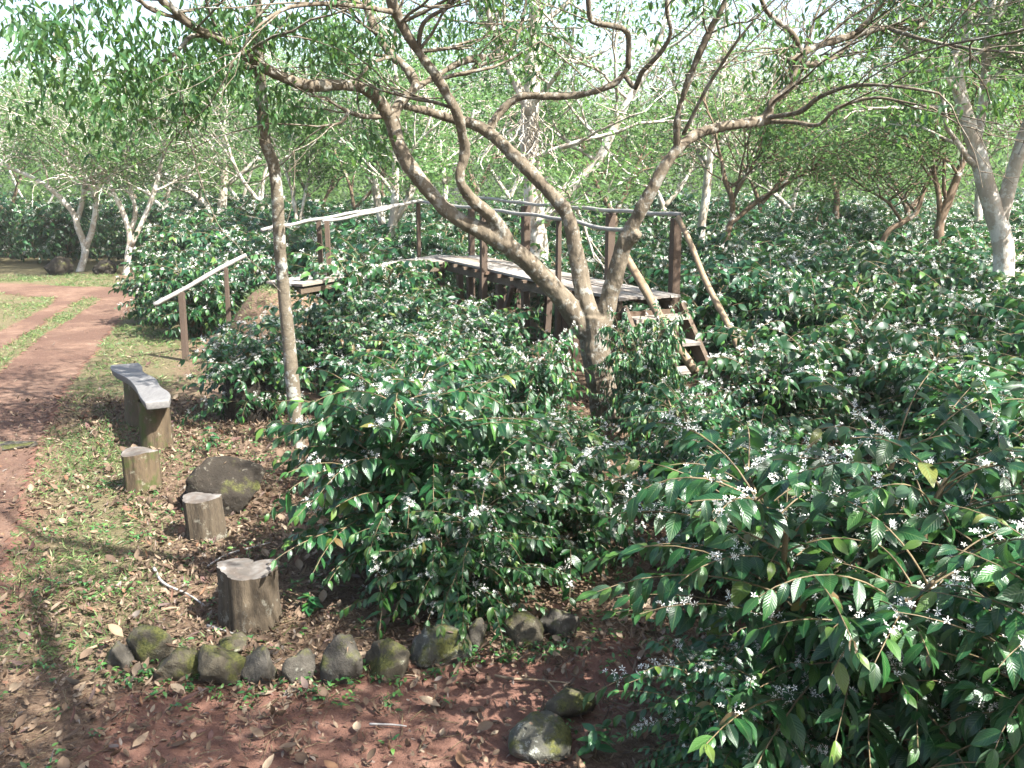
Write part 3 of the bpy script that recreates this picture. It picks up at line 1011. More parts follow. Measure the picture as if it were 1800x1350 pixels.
FAR_S, NEAR_S = WID + .07, -.07
far_top = []; near_top = []
for px, py, w in ((779, 348, .09), (924, 361, .115), (1071, 374, .10), (1184, 382, .105)):
    t = find_t(px, FAR_S); b = dk(t, FAR_S)
    tp = at(px, py, b[1] + RO[1]) - RO; tp[:2] = b[:2]
    g = b.copy(); g[2] = gz(b[0] + RO[0], b[1] + RO[1]) - .1
    mb = MB(); mb.bar(g, tp - Z * .01, w, w, up=dd, jitter=.004, tint=r.random() * .6); mb.build('rail_post', M['post'], root, smooth=False, bevel=.006)
    far_top.append(tp + Z * .03)
for px, py, w in ((736, 357, .06), (850, 371, .09), (981, 388, .058)):
    t = find_t(px, NEAR_S); b = dk(t, NEAR_S)
    tp = at(px, py, b[1] + RO[1]) - RO; tp[:2] = b[:2]
    g = b.copy(); g[2] = gz(b[0] + RO[0], b[1] + RO[1]) - .1
    mb = MB(); mb.bar(g, tp, w, w, up=dd, jitter=.003, tint=r.random() * .6); mb.build('rail_post', M['post'], root, smooth=False, bevel=.005)
    near_top.append(tp + Z * .025)


def pole(pts, rad, name, mat, parent, seed=0, sides=12):
    P, R = smooth_path(pts, rad, .05)
    s = np.r_[0, np.cumsum(np.linalg.norm(np.diff(P, axis=0), axis=1))]
    R = R * (1 + .10 * np.exp(-((((s + seed * .1) % .42) - .21) / .025) ** 2)) * (1 + .03 * np.sin(s * 7 + seed))
    P = P + .006 * np.c_[np.sin(s * 5 + seed), np.cos(s * 4 + seed), np.sin(s * 6 + 2 * seed)]
    mb = MB(); mb.tube(P, R, sides, wob=.06, seed=seed); return mb.build(name, mat, parent)


Rr = lambda px, py, y: at(px, py, y) - RO
pole(far_top + [far_top[-1] + dd * .06], [.024, .024, .025, .025, .025], 'handrail', M['pole'], root, 1)
br_end = near_top[-1] + dd * 1.55 + Z * .02; br_end = Rr(1118, 408, br_end[1] + RO[1])
pole([near_top[0] - dd * .25 + Z * .0] + near_top + [(near_top[-1] + br_end) / 2 - Z * .02, br_end], [.022, .023, .023, .024, .024, .025], 'handrail', M['pole'], root, 2)
# ramp
r0 = Rr(478, 502, 14.0); r1 = dk(-.12, .35, -.02)
r0 = np.array([-3.15, 14.15, 1.06]) - RO
rd_ = unit(r1 - r0); rs = unit(np.cross(rd_, Z))
mb = MB()
for k in (-.3, -.1, .1, .3):
    mb.bar(r0 + rs * k + Z * r.normal(0, .004), r1 + rs * k, .185, .035, tint=r.random() * .6, jitter=.004)
for q in (.25, .5, .75):
    mb.bar(r0 + (r1 - r0) * q - rs * .38 + Z * .03, r0 + (r1 - r0) * q + rs * .38 + Z * .03, .03, .02, tint=.1)
mb.build('ramp', M['plank'], root, smooth=False)
for k in (-.33, .33):
    mb = MB(); mb.bar(r0 + rs * k - Z * .08, r1 + rs * k - Z * .08, .05, .07, tint=.2); mb.build('ramp_beam', M['beam'], root, smooth=False)
rl = []
sgn = 1 if (rs[1] < 0) else -1
for px, pt, pb, y in ((560, 388, 480, 14.9), (574, 388, 486, 14.75)):
    a = Rr(px, pt, y); b = Rr(px + 6, pb, y); b[:2] = a[:2] + (b[:2] - a[:2])
    mb = MB(); mb.bar(b - Z * .35, a, .06, .06, up=(1, 0, 0), jitter=.003, tint=.5); mb.build('ramp_post', M['post'], root, smooth=False)
pole([Rr(460, 404, 13.3), Rr(560, 385, 14.9), Rr(650, 369, 16.0), near_top[0] + Z * .0], [.022, .024, .022, .02], 'ramp_rail', M['pole'], root, 3)
pole([Rr(568, 390, 14.8), Rr(650, 374, 16.0), near_top[0] + Z * .035 + dd * .2], [.022, .024, .02], 'ramp_rail', M['pole'], root, 4)
# steps
s_top = dk(LEN + .02, .08, -.16); s_dir = unit(np.array([dd[0] * .72, dd[1] * .72, -1.0 * .72]))
stair_len = 1.18 * math.sqrt(2)
for s in (.06, .80):
    a = dk(LEN + .05, s, -.14); b = a + np.array([dd[0] * 1.05, dd[1] * 1.05, -1.12])
    mb = MB(); mb.bar(a, b, .05, .17, up=(0, 0, 1), tint=.3, jitter=.004); mb.build('stringer', M['beam'], root, smooth=False)
for k in range(4):
    c0 = dk(LEN + .05 + .235 * (k + .6), .09, -.255 * (k + 1) + .03); c1 = dk(LEN + .05 + .235 * (k + .6), .77, -.255 * (k + 1) + .03)
    mb = MB(); mb.bar(c0, c1, .24, .035, tint=.25 + .4 * r.random(), jitter=.004); mb.build('tread', M['plank'], root, smooth=False)
pole([Rr(1095, 438, 10.75), Rr(1150, 540, 10.2), Rr(1222, 655, 9.65)], [.042, .045, .045], 'stair_rail', M['pole_tan'], root, 5)
pole([Rr(1192, 382, 11.3), Rr(1240, 490, 10.7), Rr(1300, 615, 10.0)], [.03, .032, .034], 'stair_rail', M['pole_tan'], root, 6)

# the separate handrail on the slope of the mound
h0, h1, h2, h3 = at(270, 537, 13.9), at(323, 512, 14.15), at(397, 468, 14.3), at(432, 448, 14.4)
h1 = h0 + (h3 - h0) * ((h1[0] - h0[0]) / (h3[0] - h0[0])); h2 = h0 + (h3 - h0) * ((h2[0] - h0[0]) / (h3[0] - h0[0]))
hb = np.array([h1[0], h1[1], 0])
root = tag(empty('slope_handrail', (h1[0], h1[1], gz(h1[0], h1[1]))), 'short sloping pole handrail on two brown posts left of the earth mound', 'handrail')
RO2 = np.array(root.location)
pole([h0 - RO2, h1 - RO2, h2 - RO2, h3 - RO2], [.03, .032, .032, .03], 'rail', M['pole'], root, 7)
for h, w in ((h1, .085), (h2, .065)):
    g = h.copy(); g[2] = gz(h[0], h[1]) - .1
    mb = MB(); mb.bar(g - RO2, h - RO2 - Z * .02, w, w * .9, up=(1, 0, 0), jitter=.004, tint=.7); mb.build('post', M['post'], root, smooth=False, bevel=.005)

# ------------------------------------------------------------------ trees


def limb_px(pts):
    """pts: (px,py,Y,radius px) -> world path, radii"""
    P = np.array([at(a, b, y) for a, b, y, _ in pts]); R = np.array([q * pxm(y) for _, _, y, q in pts])
    return P, R


def fuse(paths, voxel, seed, amp=.012, extra=None):
    mb = MB()
    for P, R in paths:
        P, R = smooth_path(P, R, .06)
        mb.tube(P, R, 14, wob=.10, seed=seed, lobes=.05)
    me = mb.mesh('tmp', [])
    o = bpy.data.objects.new('tmp', me); col.objects.link(o)
    m = o.modifiers.new('r', 'REMESH'); m.mode = 'VOXEL'; m.voxel_size = voxel
    s = o.modifiers.new('s', 'SMOOTH'); s.iterations = 6; s.factor = .5
    dg = bpy.context.evaluated_depsgraph_get()
    ev = o.evaluated_get(dg).to_mesh()
    V = np.empty(len(ev.vertices) * 3, np.float32); ev.vertices.foreach_get('co', V); V = V.reshape(-1, 3).astype(float)
    Nn = np.empty(len(ev.vertices) * 3, np.float32); ev.vertices.foreach_get('normal', Nn); Nn = Nn.reshape(-1, 3)
    F = np.array([p.vertices[:] for p in ev.polygons])
    o.evaluated_get(dg).to_mesh_clear()
    bpy.data.objects.remove(o); bpy.data.meshes.remove(me)
    V = V + Nn * (amp * 1.3 * noise(V, 3.6, seed + 7, 2) + amp * noise(V, 9, seed, 3) + amp * .8 * noise(V * [1, 1, .35], 28, seed + 2, 2))[:, None]
    return V, F


def twig_tree(r, starts, levels=2, length=1.2, n_child=(4, 6), up=.25, spread=.9, rad=.02):
    """starts: list of (origin, direction, radius). returns polylines, radii, tips [(pos, dir)]"""
    polys = []; rads = []; tips = []
    cur = [(np.asarray(o, float), unit(np.asarray(d, float)), rd, length) for o, d, rd in starts]
    for lv in range(levels):
        nxt = []
        for o, d, rd, L in cur:
            L = L * r.uniform(.65, 1.25); n = 7
            q = np.linspace(0, 1, n)
            bend = r.normal(0, .35, 3) + np.array([0, 0, up])
            dirs = unit(d + bend * q[:, None] + r.normal(0, .10, (n, 3)))
            P = o + np.r_[np.zeros((1, 3)), np.cumsum(dirs[:-1] * L / (n - 1), 0)]
            polys.append(P); rads.append(rd * (1 - .6 * q))
            if lv < levels - 1:
                for _ in range(r.integers(*n_child)):
                    k = r.integers(2, n); nd = unit(dirs[min(k, n - 1)] + r.normal(0, spread, 3) * np.array([1, 1, .6]))
                    nxt.append((P[k], nd, rd * .5, L * .65))
            tips.append((P[-1], dirs[-1])); tips.append((P[n // 2 + 1], dirs[n // 2]))
        cur = nxt
    return np.array(polys), np.array(rads), tips


def crown_leaves(r, tips, per, size, rad, tpls, mat, flat=.55, droop=.5, tint=(0, .9)):
    C = np.array([t[0] for t in tips]); n = len(C)
    cid = np.repeat(np.arange(n), per)
    O = C[cid] + unit(r.normal(0, 1, (len(cid), 3))) * (rad * r.random(len(cid)) ** .45)[:, None] * np.array([1, 1, flat])
    D = r.normal(0, 1, (len(cid), 3)); D[:, 2] = D[:, 2] * .4 - droop
    N = r.normal(0, .45, (len(cid), 3)) + np.array([0, 0, 1.0])
    ct = r.random(n)[cid] * .45
    T = np.clip(tint[0] + (tint[1] - tint[0]) * (ct + .55 * r.random(len(cid))), 0, 1)
    b = place_many(tpls, O, D, N, size * (.7 + .6 * r.random(len(cid))), T, r)
    return b.mesh('crown', [M[mat]])


# --- the forked tree in the middle
Y0 = 10.2
MAIN = [
    [(1068, 765, Y0, 40), (1062, 700, Y0, 38), (1050, 640, Y0, 36), (1046, 590, Y0, 37), (1046, 555, Y0, 34)],
    [(1046, 605, Y0, 30), (1015, 562, Y0, 29), (985, 520, 10.15, 27), (930, 462, 10.05, 25), (870, 418, 9.95, 24), (800, 380, 9.9, 21), (745, 325, 9.9, 19), (705, 265, 9.9, 18), (687, 205, 9.9, 18)],
    [(687, 208, 9.9, 17), (665, 175, 9.8, 17), (640, 155, 9.7, 16), (595, 148, 9.5, 16), (540, 150, 9.3, 15), (480, 128, 9.1, 13), (430, 96, 8.9, 12), (395, 72, 8.8, 11), (345, 50, 8.6, 10), (310, 22, 8.5, 9), (285, 0, 8.4, 8), (240, -70, 8.2, 7), (170, -150, 8.0, 5)],
    [(686, 212, 9.9, 16), (702, 182, 10.0, 15), (730, 152, 10.1, 14), (715, 120, 10.2, 12), (690, 100, 10.3, 12), (665, 60, 10.4, 11), (645, 10, 10.5, 11), (638, -60, 10.6, 9), (600, -160, 10.8, 6)],
    [(725, 158, 10.1, 9), (770, 132, 10.3, 9), (815, 108, 10.5, 9), (860, 99, 10.7, 8), (892, 92, 10.8, 7), (912, 55, 10.9, 6), (925, 0, 11.0, 5), (930, -90, 11.2, 4)],
    [(898, 440, 10.0, 22), (868, 385, 9.9, 20), (830, 352, 9.8, 18), (808, 314, 9.7, 13), (817, 270, 9.7, 14), (812, 230, 9.6, 13), (800, 192, 9.5, 12), (770, 140, 9.4, 14), (735, 90, 9.3, 14), (705, 40, 9.2, 13), (688, 0, 9.1, 14), (680, -80, 9.0, 11), (700, -200, 8.9, 8)],
    [(1046, 590, Y0, 26), (1030, 530, Y0, 24), (1018, 470, 10.25, 22), (1000, 385, 10.3, 20), (975, 348, 10.35, 18), (930, 300, 10.45, 17), (880, 250, 10.6, 16), (842, 222, 10.7, 15), (790, 208, 10.7, 11), (750, 195, 10.5, 10), (708, 186, 10.1, 10)],
    [(858, 232, 10.7, 10), (880, 196, 10.8, 11), (915, 170, 10.8, 11), (960, 169, 10.8, 10), (1010, 168, 10.8, 10), (1050, 160, 10.7, 9), (1085, 143, 10.7, 9), (1104, 118, 10.7, 7)],
    [(1055, 600, Y0, 28), (1070, 530, Y0, 25), (1082, 480, 10.15, 23), (1102, 420, 10.1, 21), (1140, 345, 10.0, 17), (1185, 270, 10.0, 15), (1235, 232, 10.1, 13), (1300, 218, 10.2, 13), (1345, 211, 10.3, 15), (1356, 182, 10.3, 12), (1390, 150, 10.3, 11), (1396, 122, 10.3, 9), (1412, 95, 10.3, 10), (1440, 80, 10.4, 9), (1500, 62, 10.5, 9), (1560, 48, 10.7, 8), (1612, 48, 10.8, 7), (1645, 12, 10.9, 6), (1680, -60, 11.1, 5)],
    [(1098, 430, 10.1, 17), (1112, 418, 10.05, 17), (1122, 408, 10.0, 14)],
    [(1190, 266, 10.0, 10), (1192, 200, 9.9, 9), (1215, 130, 9.8, 9), (1245, 60, 9.7, 8), (1275, 0, 9.6, 8), (1310, -110, 9.5, 6)],
]
THIN = [
    [(397, 74, 8.8, 5), (350, 62, 8.7, 5), (328, 70, 8.65, 4.5), (310, 95, 8.6, 4), (285, 107, 8.6, 2.5)],
    [(310, 30, 8.5, 4), (270, 20, 8.4, 4), (245, 0, 8.3, 4), (230, -50, 8.2, 3)],
    [(1104, 120, 10.7, 6), (1101, 60, 10.6, 6), (1070, 43, 10.5, 6), (1040, 36, 10.5, 5), (1034, 0, 10.4, 5), (1025, -60, 10.3, 4)],
    [(1100, 135, 10.7, 5), (1118, 156, 10.6, 5), (1128, 128, 10.5, 5), (1160, 95, 10.4, 5), (1180, 60, 10.3, 4), (1172, 15, 10.2, 4), (1180, -50, 10.1, 3)],
    [(1345, 208, 10.3, 5), (1400, 198, 10.0, 5), (1440, 170, 9.7, 4.5), (1500, 150, 9.4, 4), (1560, 150, 9.1, 3), (1650, 165, 8.8, 2.5)],
    [(1350, 215, 10.3, 5), (1400, 216, 10.1, 4.5), (1440, 218, 9.9, 4), (1470, 190, 9.8, 3.5), (1540, 172, 9.6, 3), (1640, 190, 9.3, 2)],
    [(1412, 96, 10.3, 6), (1392, 60, 10.2, 6), (1355, 30, 10.1, 5.5), (1338, 0, 10.0, 5), (1320, -60, 9.9, 4)],
    [(1405, 112, 10.3, 7), (1440, 113, 10.3, 6), (1470, 100, 10.4, 5), (1490, 85, 10.5, 4)],
    [(1500, 62, 10.5, 5), (1540, 20, 10.4, 4), (1575, -30, 10.3, 3)],
    [(690, 100, 10.3, 4), (655, 112, 10.1, 4), (625, 140, 9.9, 3)],
    [(680, 202, 9.9, 6), (640, 205, 9.7, 5), (610, 195, 9.5, 4), (575, 170, 9.3, 3)],
    [(612, 197, 9.5, 3.5), (600, 215, 9.4, 3), (560, 222, 9.3, 2)],
    [(735, 90, 9.3, 5), (745, 40, 9.2, 5), (790, 10, 9.1, 4), (820, -40, 9.0, 3)],
    [(690, 20, 9.1, 6), (640, 12, 8.9, 5), (580, 5, 8.7, 5), (510, 12, 8.5, 4), (470, 35, 8.3, 3), (448, 55, 8.2, 2)],
    [(1412, 95, 10.3, 5), (1385, 105, 10.2, 4), (1360, 85, 10.1, 3)],
    [(1565, 50, 10.7, 4), (1620, 70, 10.2, 4), (1700, 85, 9.8, 3), (1800, 95, 9.5, 2)],
    [(1200, 236, 10.0, 4), (1240, 160, 9.8, 4), (1290, 80, 9.6, 3), (1330, 30, 9.5, 2.5)],
]
root = tag(empty('shade_tree', (*ground(1066, 760)[:2], 0)), 'forked tree with crooked bare limbs rising from the bushes before the walkway', 'tree')
root.location = (at(1066, 765, Y0)[0], Y0, 0)
RT = np.array(root.location)
paths = []
for l in MAIN:
    P, R = limb_px(l); paths.append((P - RT, R * (.66 if l is not MAIN[0] else .72)))
paths[0] = (np.r_[[[paths[0][0][0][0] + .02, 0, -.15]], paths[0][0]], np.r_[.21, paths[0][1]])
V, F = fuse(paths, .0115, 3, .010)
tb = MB(); tb.add(V, [F], .5)
rT = np.random.default_rng(21)
starts = []
for l in THIN:
    P, R = limb_px(l); P = P - RT
    P, R = smooth_path(P, R * .85, .06)
    P = P + .012 * np.c_[noise(P, 4, 1), noise(P, 4, 2), noise(P, 4, 3)]
    tb.tube(P, np.maximum(R, .006), 7, wob=.15, seed=4)
    for k in (len(P) // 2, int(len(P) * .75), len(P) - 1):
        starts.append((P[k], unit(P[min(k + 1, len(P) - 1)] - P[k - 1]) + rT.normal(0, .5, 3), .008))
for idx in (2, 3, 4, 5, 8, 10):
    P, R = paths[idx]
    m = len(P)
    for k in range(max(3, m // 2), m):
        for _ in range(4 if P[k][2] > 4.0 else 2):
            d = rT.normal(0, .8, 3); d[2] = abs(d[2]) * .6 + .1
            starts.append((P[k], d, min(.02, R[k] * .4)))
pol, rad, tips = twig_tree(rT, starts, 2, 1.15, (3, 5), .1, .8)
Vt, Ft = thin_tubes(pol, np.maximum(rad, .0028), 4)
tb.add(Vt, [Ft], .5)
link('trunk', tb.mesh('trunk', [M['bark']]), root)
# foliage hangs in sprays: the top left mass, and the thin cover along the top
LEFT = []
for px, py, y, n in ((40, 20, 7.6, 5), (110, 50, 7.8, 9), (180, 30, 7.9, 9), (250, 60, 8.1, 9), (120, 120, 7.9, 8), (200, 120, 8.0, 9), (290, 140, 8.3, 8), (360, 110, 8.5, 8), (90, 165, 7.9, 4), (225, 190, 8.1, 6),
                     (330, 190, 8.5, 6), (430, 150, 8.9, 7), (520, 60, 9.0, 9), (600, 60, 9.5, 9), (560, 120, 9.4, 8), (500, 200, 9.2, 6), (590, 215, 9.4, 6), (300, 215, 8.4, 4), (470, 90, 8.8, 6), (640, 250, 9.7, 3),
                     (20, 75, 7.6, 3), (400, 30, 8.7, 7), (800, 30, 10.2, 6), (870, 50, 10.5, 5), (700, 60, 9.6, 4), (980, 30, 10.6, 3), (1180, 20, 10.0, 3), (1330, 120, 10.1, 2), (1390, 70, 10.0, 2), (1560, 10, 10.4, 3),
                     (1650, 130, 9.6, 2), (1720, 60, 9.9, 3), (1600, 190, 9.6, 2), (1750, 150, 9.4, 2)):
    for _ in range(int(round(n * .8))):
        LEFT.append((at(px + rT.normal(0, 40), py + rT.normal(0, 26), y + .5 + rT.normal(0, .5)) - RT, np.zeros(3)))
def elev(t):
    p = t[0] + RT
    return math.degrees(math.atan2(p[2] - CAM_H, np.hypot(p[0] * .8, p[1])))


high = [t for t in tips if elev(t) > 10.5]
low = [t for t in tips if elev(t) <= 10.5 and t[0][2] > 3.0]
low = [low[k] for k in rT.permutation(len(low))[:int(len(low) * .13)]]
print('main tips', len(high), len(low), len(LEFT))
cr = crown_leaves(rT, high, 11, .10, .30, LANCE, 'shade_leaf', .8, .8)
link('crown', cr, root)
cr = crown_leaves(rT, LEFT + low, 34, .092, .22, LANCE, 'shade_leaf', .9, 1.0, (.1, .97))
# twigs that carry the low sprays
Pl = np.array([t[0] for t in LEFT]); allp = np.concatenate([p for p, _ in paths] + [q for q in pol[:, -1:]])
for p in Pl:
    dist = np.linalg.norm(allp - p, axis=1); k = np.argmin(dist)
    if dist[k] > 2.2: continue
    a = allp[k]; q = np.linspace(0, 1, 7)[:, None]
    seg = a + (p - a) * q + np.array([0, 0, .18]) * np.sin(q * PI) + .04 * rT.normal(0, 1, (7, 3)) * np.sin(q * PI)
    tb2 = thin_tubes(seg[None], np.linspace(.007, .003, 7)[None], 4)
    tb.add(tb2[0], [tb2[1]], .5)
bpy.data.objects.remove(root.children[0])
link('trunk', tb.mesh('trunk', [M['bark']]), root)
o = root.children[0] if root.children[0].name.startswith('crown') else root.children[1]
bpy.data.objects.remove(o)


def join_meshes(name, a, b, mat):
    bm = bmesh.new(); bm.from_mesh(a); bm.from_mesh(b); me = bpy.data.meshes.new(name); bm.to_mesh(me); bm.free(); me.materials.append(mat); return me


high = [high[k] for k in rT.permutation(len(high))[:int(len(high) * .5)]]
cr0 = crown_leaves(rT, high, 13, .10, .30, LANCE, 'shade_leaf', .8, .8)
link('crown', join_meshes('crown', cr, cr0, M['shade_leaf']), root)

# --- slim lichen trunk
SL = [(523, 765, 9.5, 15), (516, 690, 9.5, 15), (508, 600, 9.5, 14), (500, 520, 9.5, 13), (492, 430, 9.5, 12.5), (488, 350, 9.5, 12.5), (481, 290, 9.5, 12), (466, 245, 9.45, 12), (461, 180, 9.4, 11.5),
      (456, 110, 9.35, 11), (451, 50, 9.3, 10), (453, -40, 9.3, 9), (450, -200, 9.3, 8), (470, -360, 9.3, 6)]
P, R = limb_px(SL); R = R * .84
root = tag(empty('slim_tree', (P[0][0], P[0][1], 0)), 'slim single trunk spotted with pale lichen, standing between the bushes', 'tree')
RT = np.array(root.location); P = P - RT; P = np.r_[[P[0] - Z * .3], P]; R = np.r_[R[0] * 1.1, R]
P, R = smooth_path(P, R, .04)
tb = MB(); tb.tube(P, R, 18, wob=.10, seed=9, lobes=.03)
P2_, R2_ = limb_px([(456, 115, 9.35, 7), (435, 116, 9.3, 6.5), (422, 119, 9.2, 6)]); tb.tube(*smooth_path(P2_ - RT, R2_, .04), 8, seed=2)
rS = np.random.default_rng(33)
starts = [(P[int(len(P) * q)], np.r_[rS.normal(0, 1, 2), .6], .02) for q in np.linspace(.82, .99, 9)]
pol, rad, tips = twig_tree(rS, starts, 2, 1.4, (3, 5), .2, .8)
Vt, Ft = thin_tubes(pol, np.maximum(rad, .003), 4); tb.add(Vt, [Ft], .5)
link('trunk', tb.mesh('trunk', [M['bark_slim']]), root)
link('crown', crown_leaves(rS, [t for t in tips if t[0][2] > 4.7], 22, .10, .35, LANCE, 'shade_leaf', .7, .7), root)


def open_sky(p, r):
    """the canopy is broken: few sprays where the photograph has gaps of sky"""
    d = p[1] * CP + (CAM_H - p[2]) * SP
    px = 900 + 1800 * p[0] / d; py = 675 - 1800 * ((p[2] - CAM_H) * CP + p[1] * SP) / d
    for x0, x1, y0, y1, k in ((980, 1570, -250, 175, .26), (-150, 430, -250, 110, .5), (1190, 1330, 195, 290, .4), (1500, 1640, 200, 260, .5)):
        if x0 < px < x1 and y0 < py < y1: return r.random() < k
    return True


def tree(label, limbs, mat, seed, per=60, size=.12, rad=.5, length=1.5, subs=5, leafmat='wood_leaf', name='shade_tree', group='pale trunked shade trees among the coffee', cond=None, tpls=DIAMOND, extra=(), droop=.35, start=.35):
    r = np.random.default_rng(seed)
    base = at(*limbs[0][0][:3])
    root = tag(empty(name, (base[0], base[1], 0)), label, 'tree', group)
    RT = np.array(root.location); tb = MB(); starts = []
    for li, l in enumerate(limbs):
        P, R = limb_px(l); P = P - RT
        R = R * (.62 if seed in (50, 51) else (.84 if seed == 60 else .74))
        if li == 0: P = np.r_[[[P[0][0], P[0][1], -.2]], P]; R = np.r_[R[0] * 1.25, R]
        Ps, Rs = smooth_path(P, R, .15)
        tb.tube(Ps, Rs, 12, wob=.12, seed=seed + li, lobes=.05)
        L = len(Ps)
        for k in np.linspace(L * (start if li == 0 else .35), L - 1, subs + (2 if li else 0)).astype(int):
            if Ps[k][2] < 1.7: continue
            d = r.normal(0, 1, 3); d[2] = abs(d[2]) * .5 + .1
            starts.append((Ps[k], d + unit(Ps[k] - Ps[k - 1]) * .6, min(.05, Rs[k] * .55)))
        starts.append((Ps[-1], Ps[-1] - Ps[-2], Rs[-1]))
    for px, py, y in extra:
        starts.append((at(px, py, y) - RT, r.normal(0, 1, 3) * [1, 1, .3], .02))
    pol, rd, tips = twig_tree(r, starts, 3, length, (3, 5), .12, .85)
    Vt, Ft = thin_tubes(pol, np.maximum(rd, .006), 4); tb.add(Vt, [Ft], .5)
    link('trunk', tb.mesh('trunk', [M[mat]]), root)
    tips = [t for t in tips if t[0][2] > 1.9 and open_sky(t[0] + RT, r)]
    link('crown', crown_leaves(r, tips, per, size, rad, tpls, leafmat, .5, droop), root)
    return root


def X(pts, y, k=1.0):
    return [(a, b, y + (dy[0] if dy else 0), q * k) for a, b, q, *dy in pts]


T_ = []
T_.append(('pale forked tree standing at the far edge of the track, left of its neighbour', [X([(140, 478, 11), (150, 440, 10), (136, 398, 9), (126, 370, 7.5), (75, 322, 6), (0, 288, 4.5)], 27),
           X([(150, 438, 9), (163, 400, 8), (168, 350, 7), (150, 310, 8), (120, 280, 7), (115, 200, 5)], 27), X([(134, 392, 8), (146, 350, 7), (150, 300, 5)], 27.2), X([(165, 345, 8), (185, 300, 6), (230, 240, 4)], 26.6)], 'bark_pale', 50))
T_.append(('pale forked tree just right of the first one across the track', [X([(221, 488, 10), (226, 440, 9), (228, 415, 8), (215, 370, 7), (195, 330, 6), (170, 280, 4)], 26),
           X([(230, 432, 7.5), (250, 390, 6.5), (268, 345, 7), (285, 280, 5)], 26), X([(229, 410, 7), (238, 370, 6), (225, 320, 4)], 26.3)], 'bark_pale', 51))
T_.append(('tall pale tree with a dark leaning side limb, behind the top of the short handrail', [X([(388, 410, 12), (390, 370, 11), (394, 320, 9), (396, 250, 8), (396, 150, 6)], 31),
           X([(385, 392, 9), (350, 350, 8), (305, 318, 6), (270, 290, 5)], 31), X([(392, 330, 6), (430, 300, 5), (455, 275, 4)], 31), X([(390, 290, 7), (360, 240, 6), (330, 205, 5)], 31)], 'bark_pale', 52))
T_.append(('pair of thin white stems with twiggy tops, right of the slim lichen trunk', [X([(522, 430, 5), (520, 380, 5), (512, 330, 4), (497, 290, 3)], 22),
           X([(523, 405, 4), (535, 350, 4), (545, 290, 3), (548, 250, 2)], 22)], 'bark_pale', 53))
T_.append(('white forked trunk with orange brown patches seen beneath the ramp rail', [X([(680, 440, 12), (686, 410, 11), (692, 385, 11), (695, 330, 9), (697, 260, 8), (700, 160, 5)], 21),
           X([(692, 392, 8), (712, 360, 8), (735, 320, 6), (775, 290, 4)], 21), X([(672, 395, 9), (661, 340, 9), (657, 290, 8), (668, 240, 6), (650, 180, 5)], 22.5)], 'bark_pale', 54))
T_.append(('thick pale trunk with a tangle of hanging aerial roots behind the walkway', [X([(945, 470, 27), (942, 400, 25), (936, 320, 23), (930, 230, 22), (936, 130, 19), (940, 40, 15), (945, -60, 11)], 16.2),
           X([(955, 395, 13), (985, 350, 13), (1015, 320, 12), (1050, 285, 11), (1075, 235, 10), (1105, 175, 9), (1150, 100, 7), (1170, 30, 5)], 16.2), X([(932, 200, 12), (900, 130, 10), (870, 60, 8), (850, -20, 6)], 16)], 'bark_pale', 55))
T_.append(('lichen mottled upright trunk right of the walkway end post', [X([(1232, 410, 10), (1240, 350, 10), (1246, 290, 9), (1256, 220, 8), (1268, 140, 6), (1275, 60, 5)], 21),
           X([(1245, 290, 6), (1220, 240, 5), (1200, 190, 4)], 21), X([(1246, 280, 6), (1275, 240, 5), (1300, 190, 4)], 21)], 'bark_pale', 56))
T_.append(('low crooked dark tree with a long arm reaching right over the coffee', [X([(1276, 425, 8), (1287, 385, 7), (1286, 345, 7), (1275, 320, 6), (1268, 280, 4)], 18.5),
           X([(1283, 395, 6), (1330, 355, 6), (1380, 325, 5), (1420, 295, 4), (1460, 270, 3)], 18.5), X([(1288, 350, 5), (1310, 310, 4), (1330, 280, 3)], 18.5)], 'bark_tan', 57))
T_.append(('tan trunk splitting in two, just left of the large trunk at the right', [X([(1650, 425, 12), (1653, 390, 11), (1672, 340, 10), (1690, 290, 8), (1700, 230, 6)], 17.5),
           X([(1652, 385, 7), (1650, 340, 6), (1640, 290, 5), (1655, 240, 4)], 17.5)], 'bark_tan', 58))
T_.append(('dark trunk leaning steeply right above the rows of coffee', [X([(1550, 425, 7), (1580, 395, 7), (1610, 375, 6), (1622, 340, 5), (1640, 290, 4)], 19.5), X([(1585, 390, 4), (1560, 355, 3.5), (1520, 330, 3)], 19.5)], 'bark_tan', 59))
T_.append(('large two stemmed pale trunk rising from the coffee at the right edge', [X([(1763, 500, 22), (1763, 430, 21), (1752, 385, 20), (1738, 345, 19), (1720, 275, 17), (1700, 210, 15), (1682, 130, 13), (1690, 60, 12), (1715, -20, 10), (1730, -120, 8)], 12.8),
           X([(1757, 390, 16), (1768, 350, 15), (1785, 290, 14), (1800, 240, 13), (1835, 150, 10), (1860, 40, 8)], 12.8), X([(1716, 250, 10), (1730, 170, 10), (1735, 80, 9), (1745, 0, 8)], 13.0)], 'bark_pale', 60))
DENS = {50: 12, 51: 12, 52: 16, 53: 10, 54: 16, 55: 24, 56: 20, 57: 11, 58: 18, 59: 10, 60: 24}
for lab, limbs, mt, sd_ in T_:
    y = limbs[0][0][2]
    ex = ()
    cond = None
    if sd_ == 53: kw = dict(length=.9, subs=4)
    elif sd_ in (57, 59): kw = dict(length=1.5, subs=7, start=.3)
    else: kw = dict(length=1.7, subs=5)
    tree(lab, limbs, mt, sd_, per=DENS[sd_], size=.10 if y < 20 else .115, rad=.5, cond=cond, leafmat='wood_leaf', **kw)

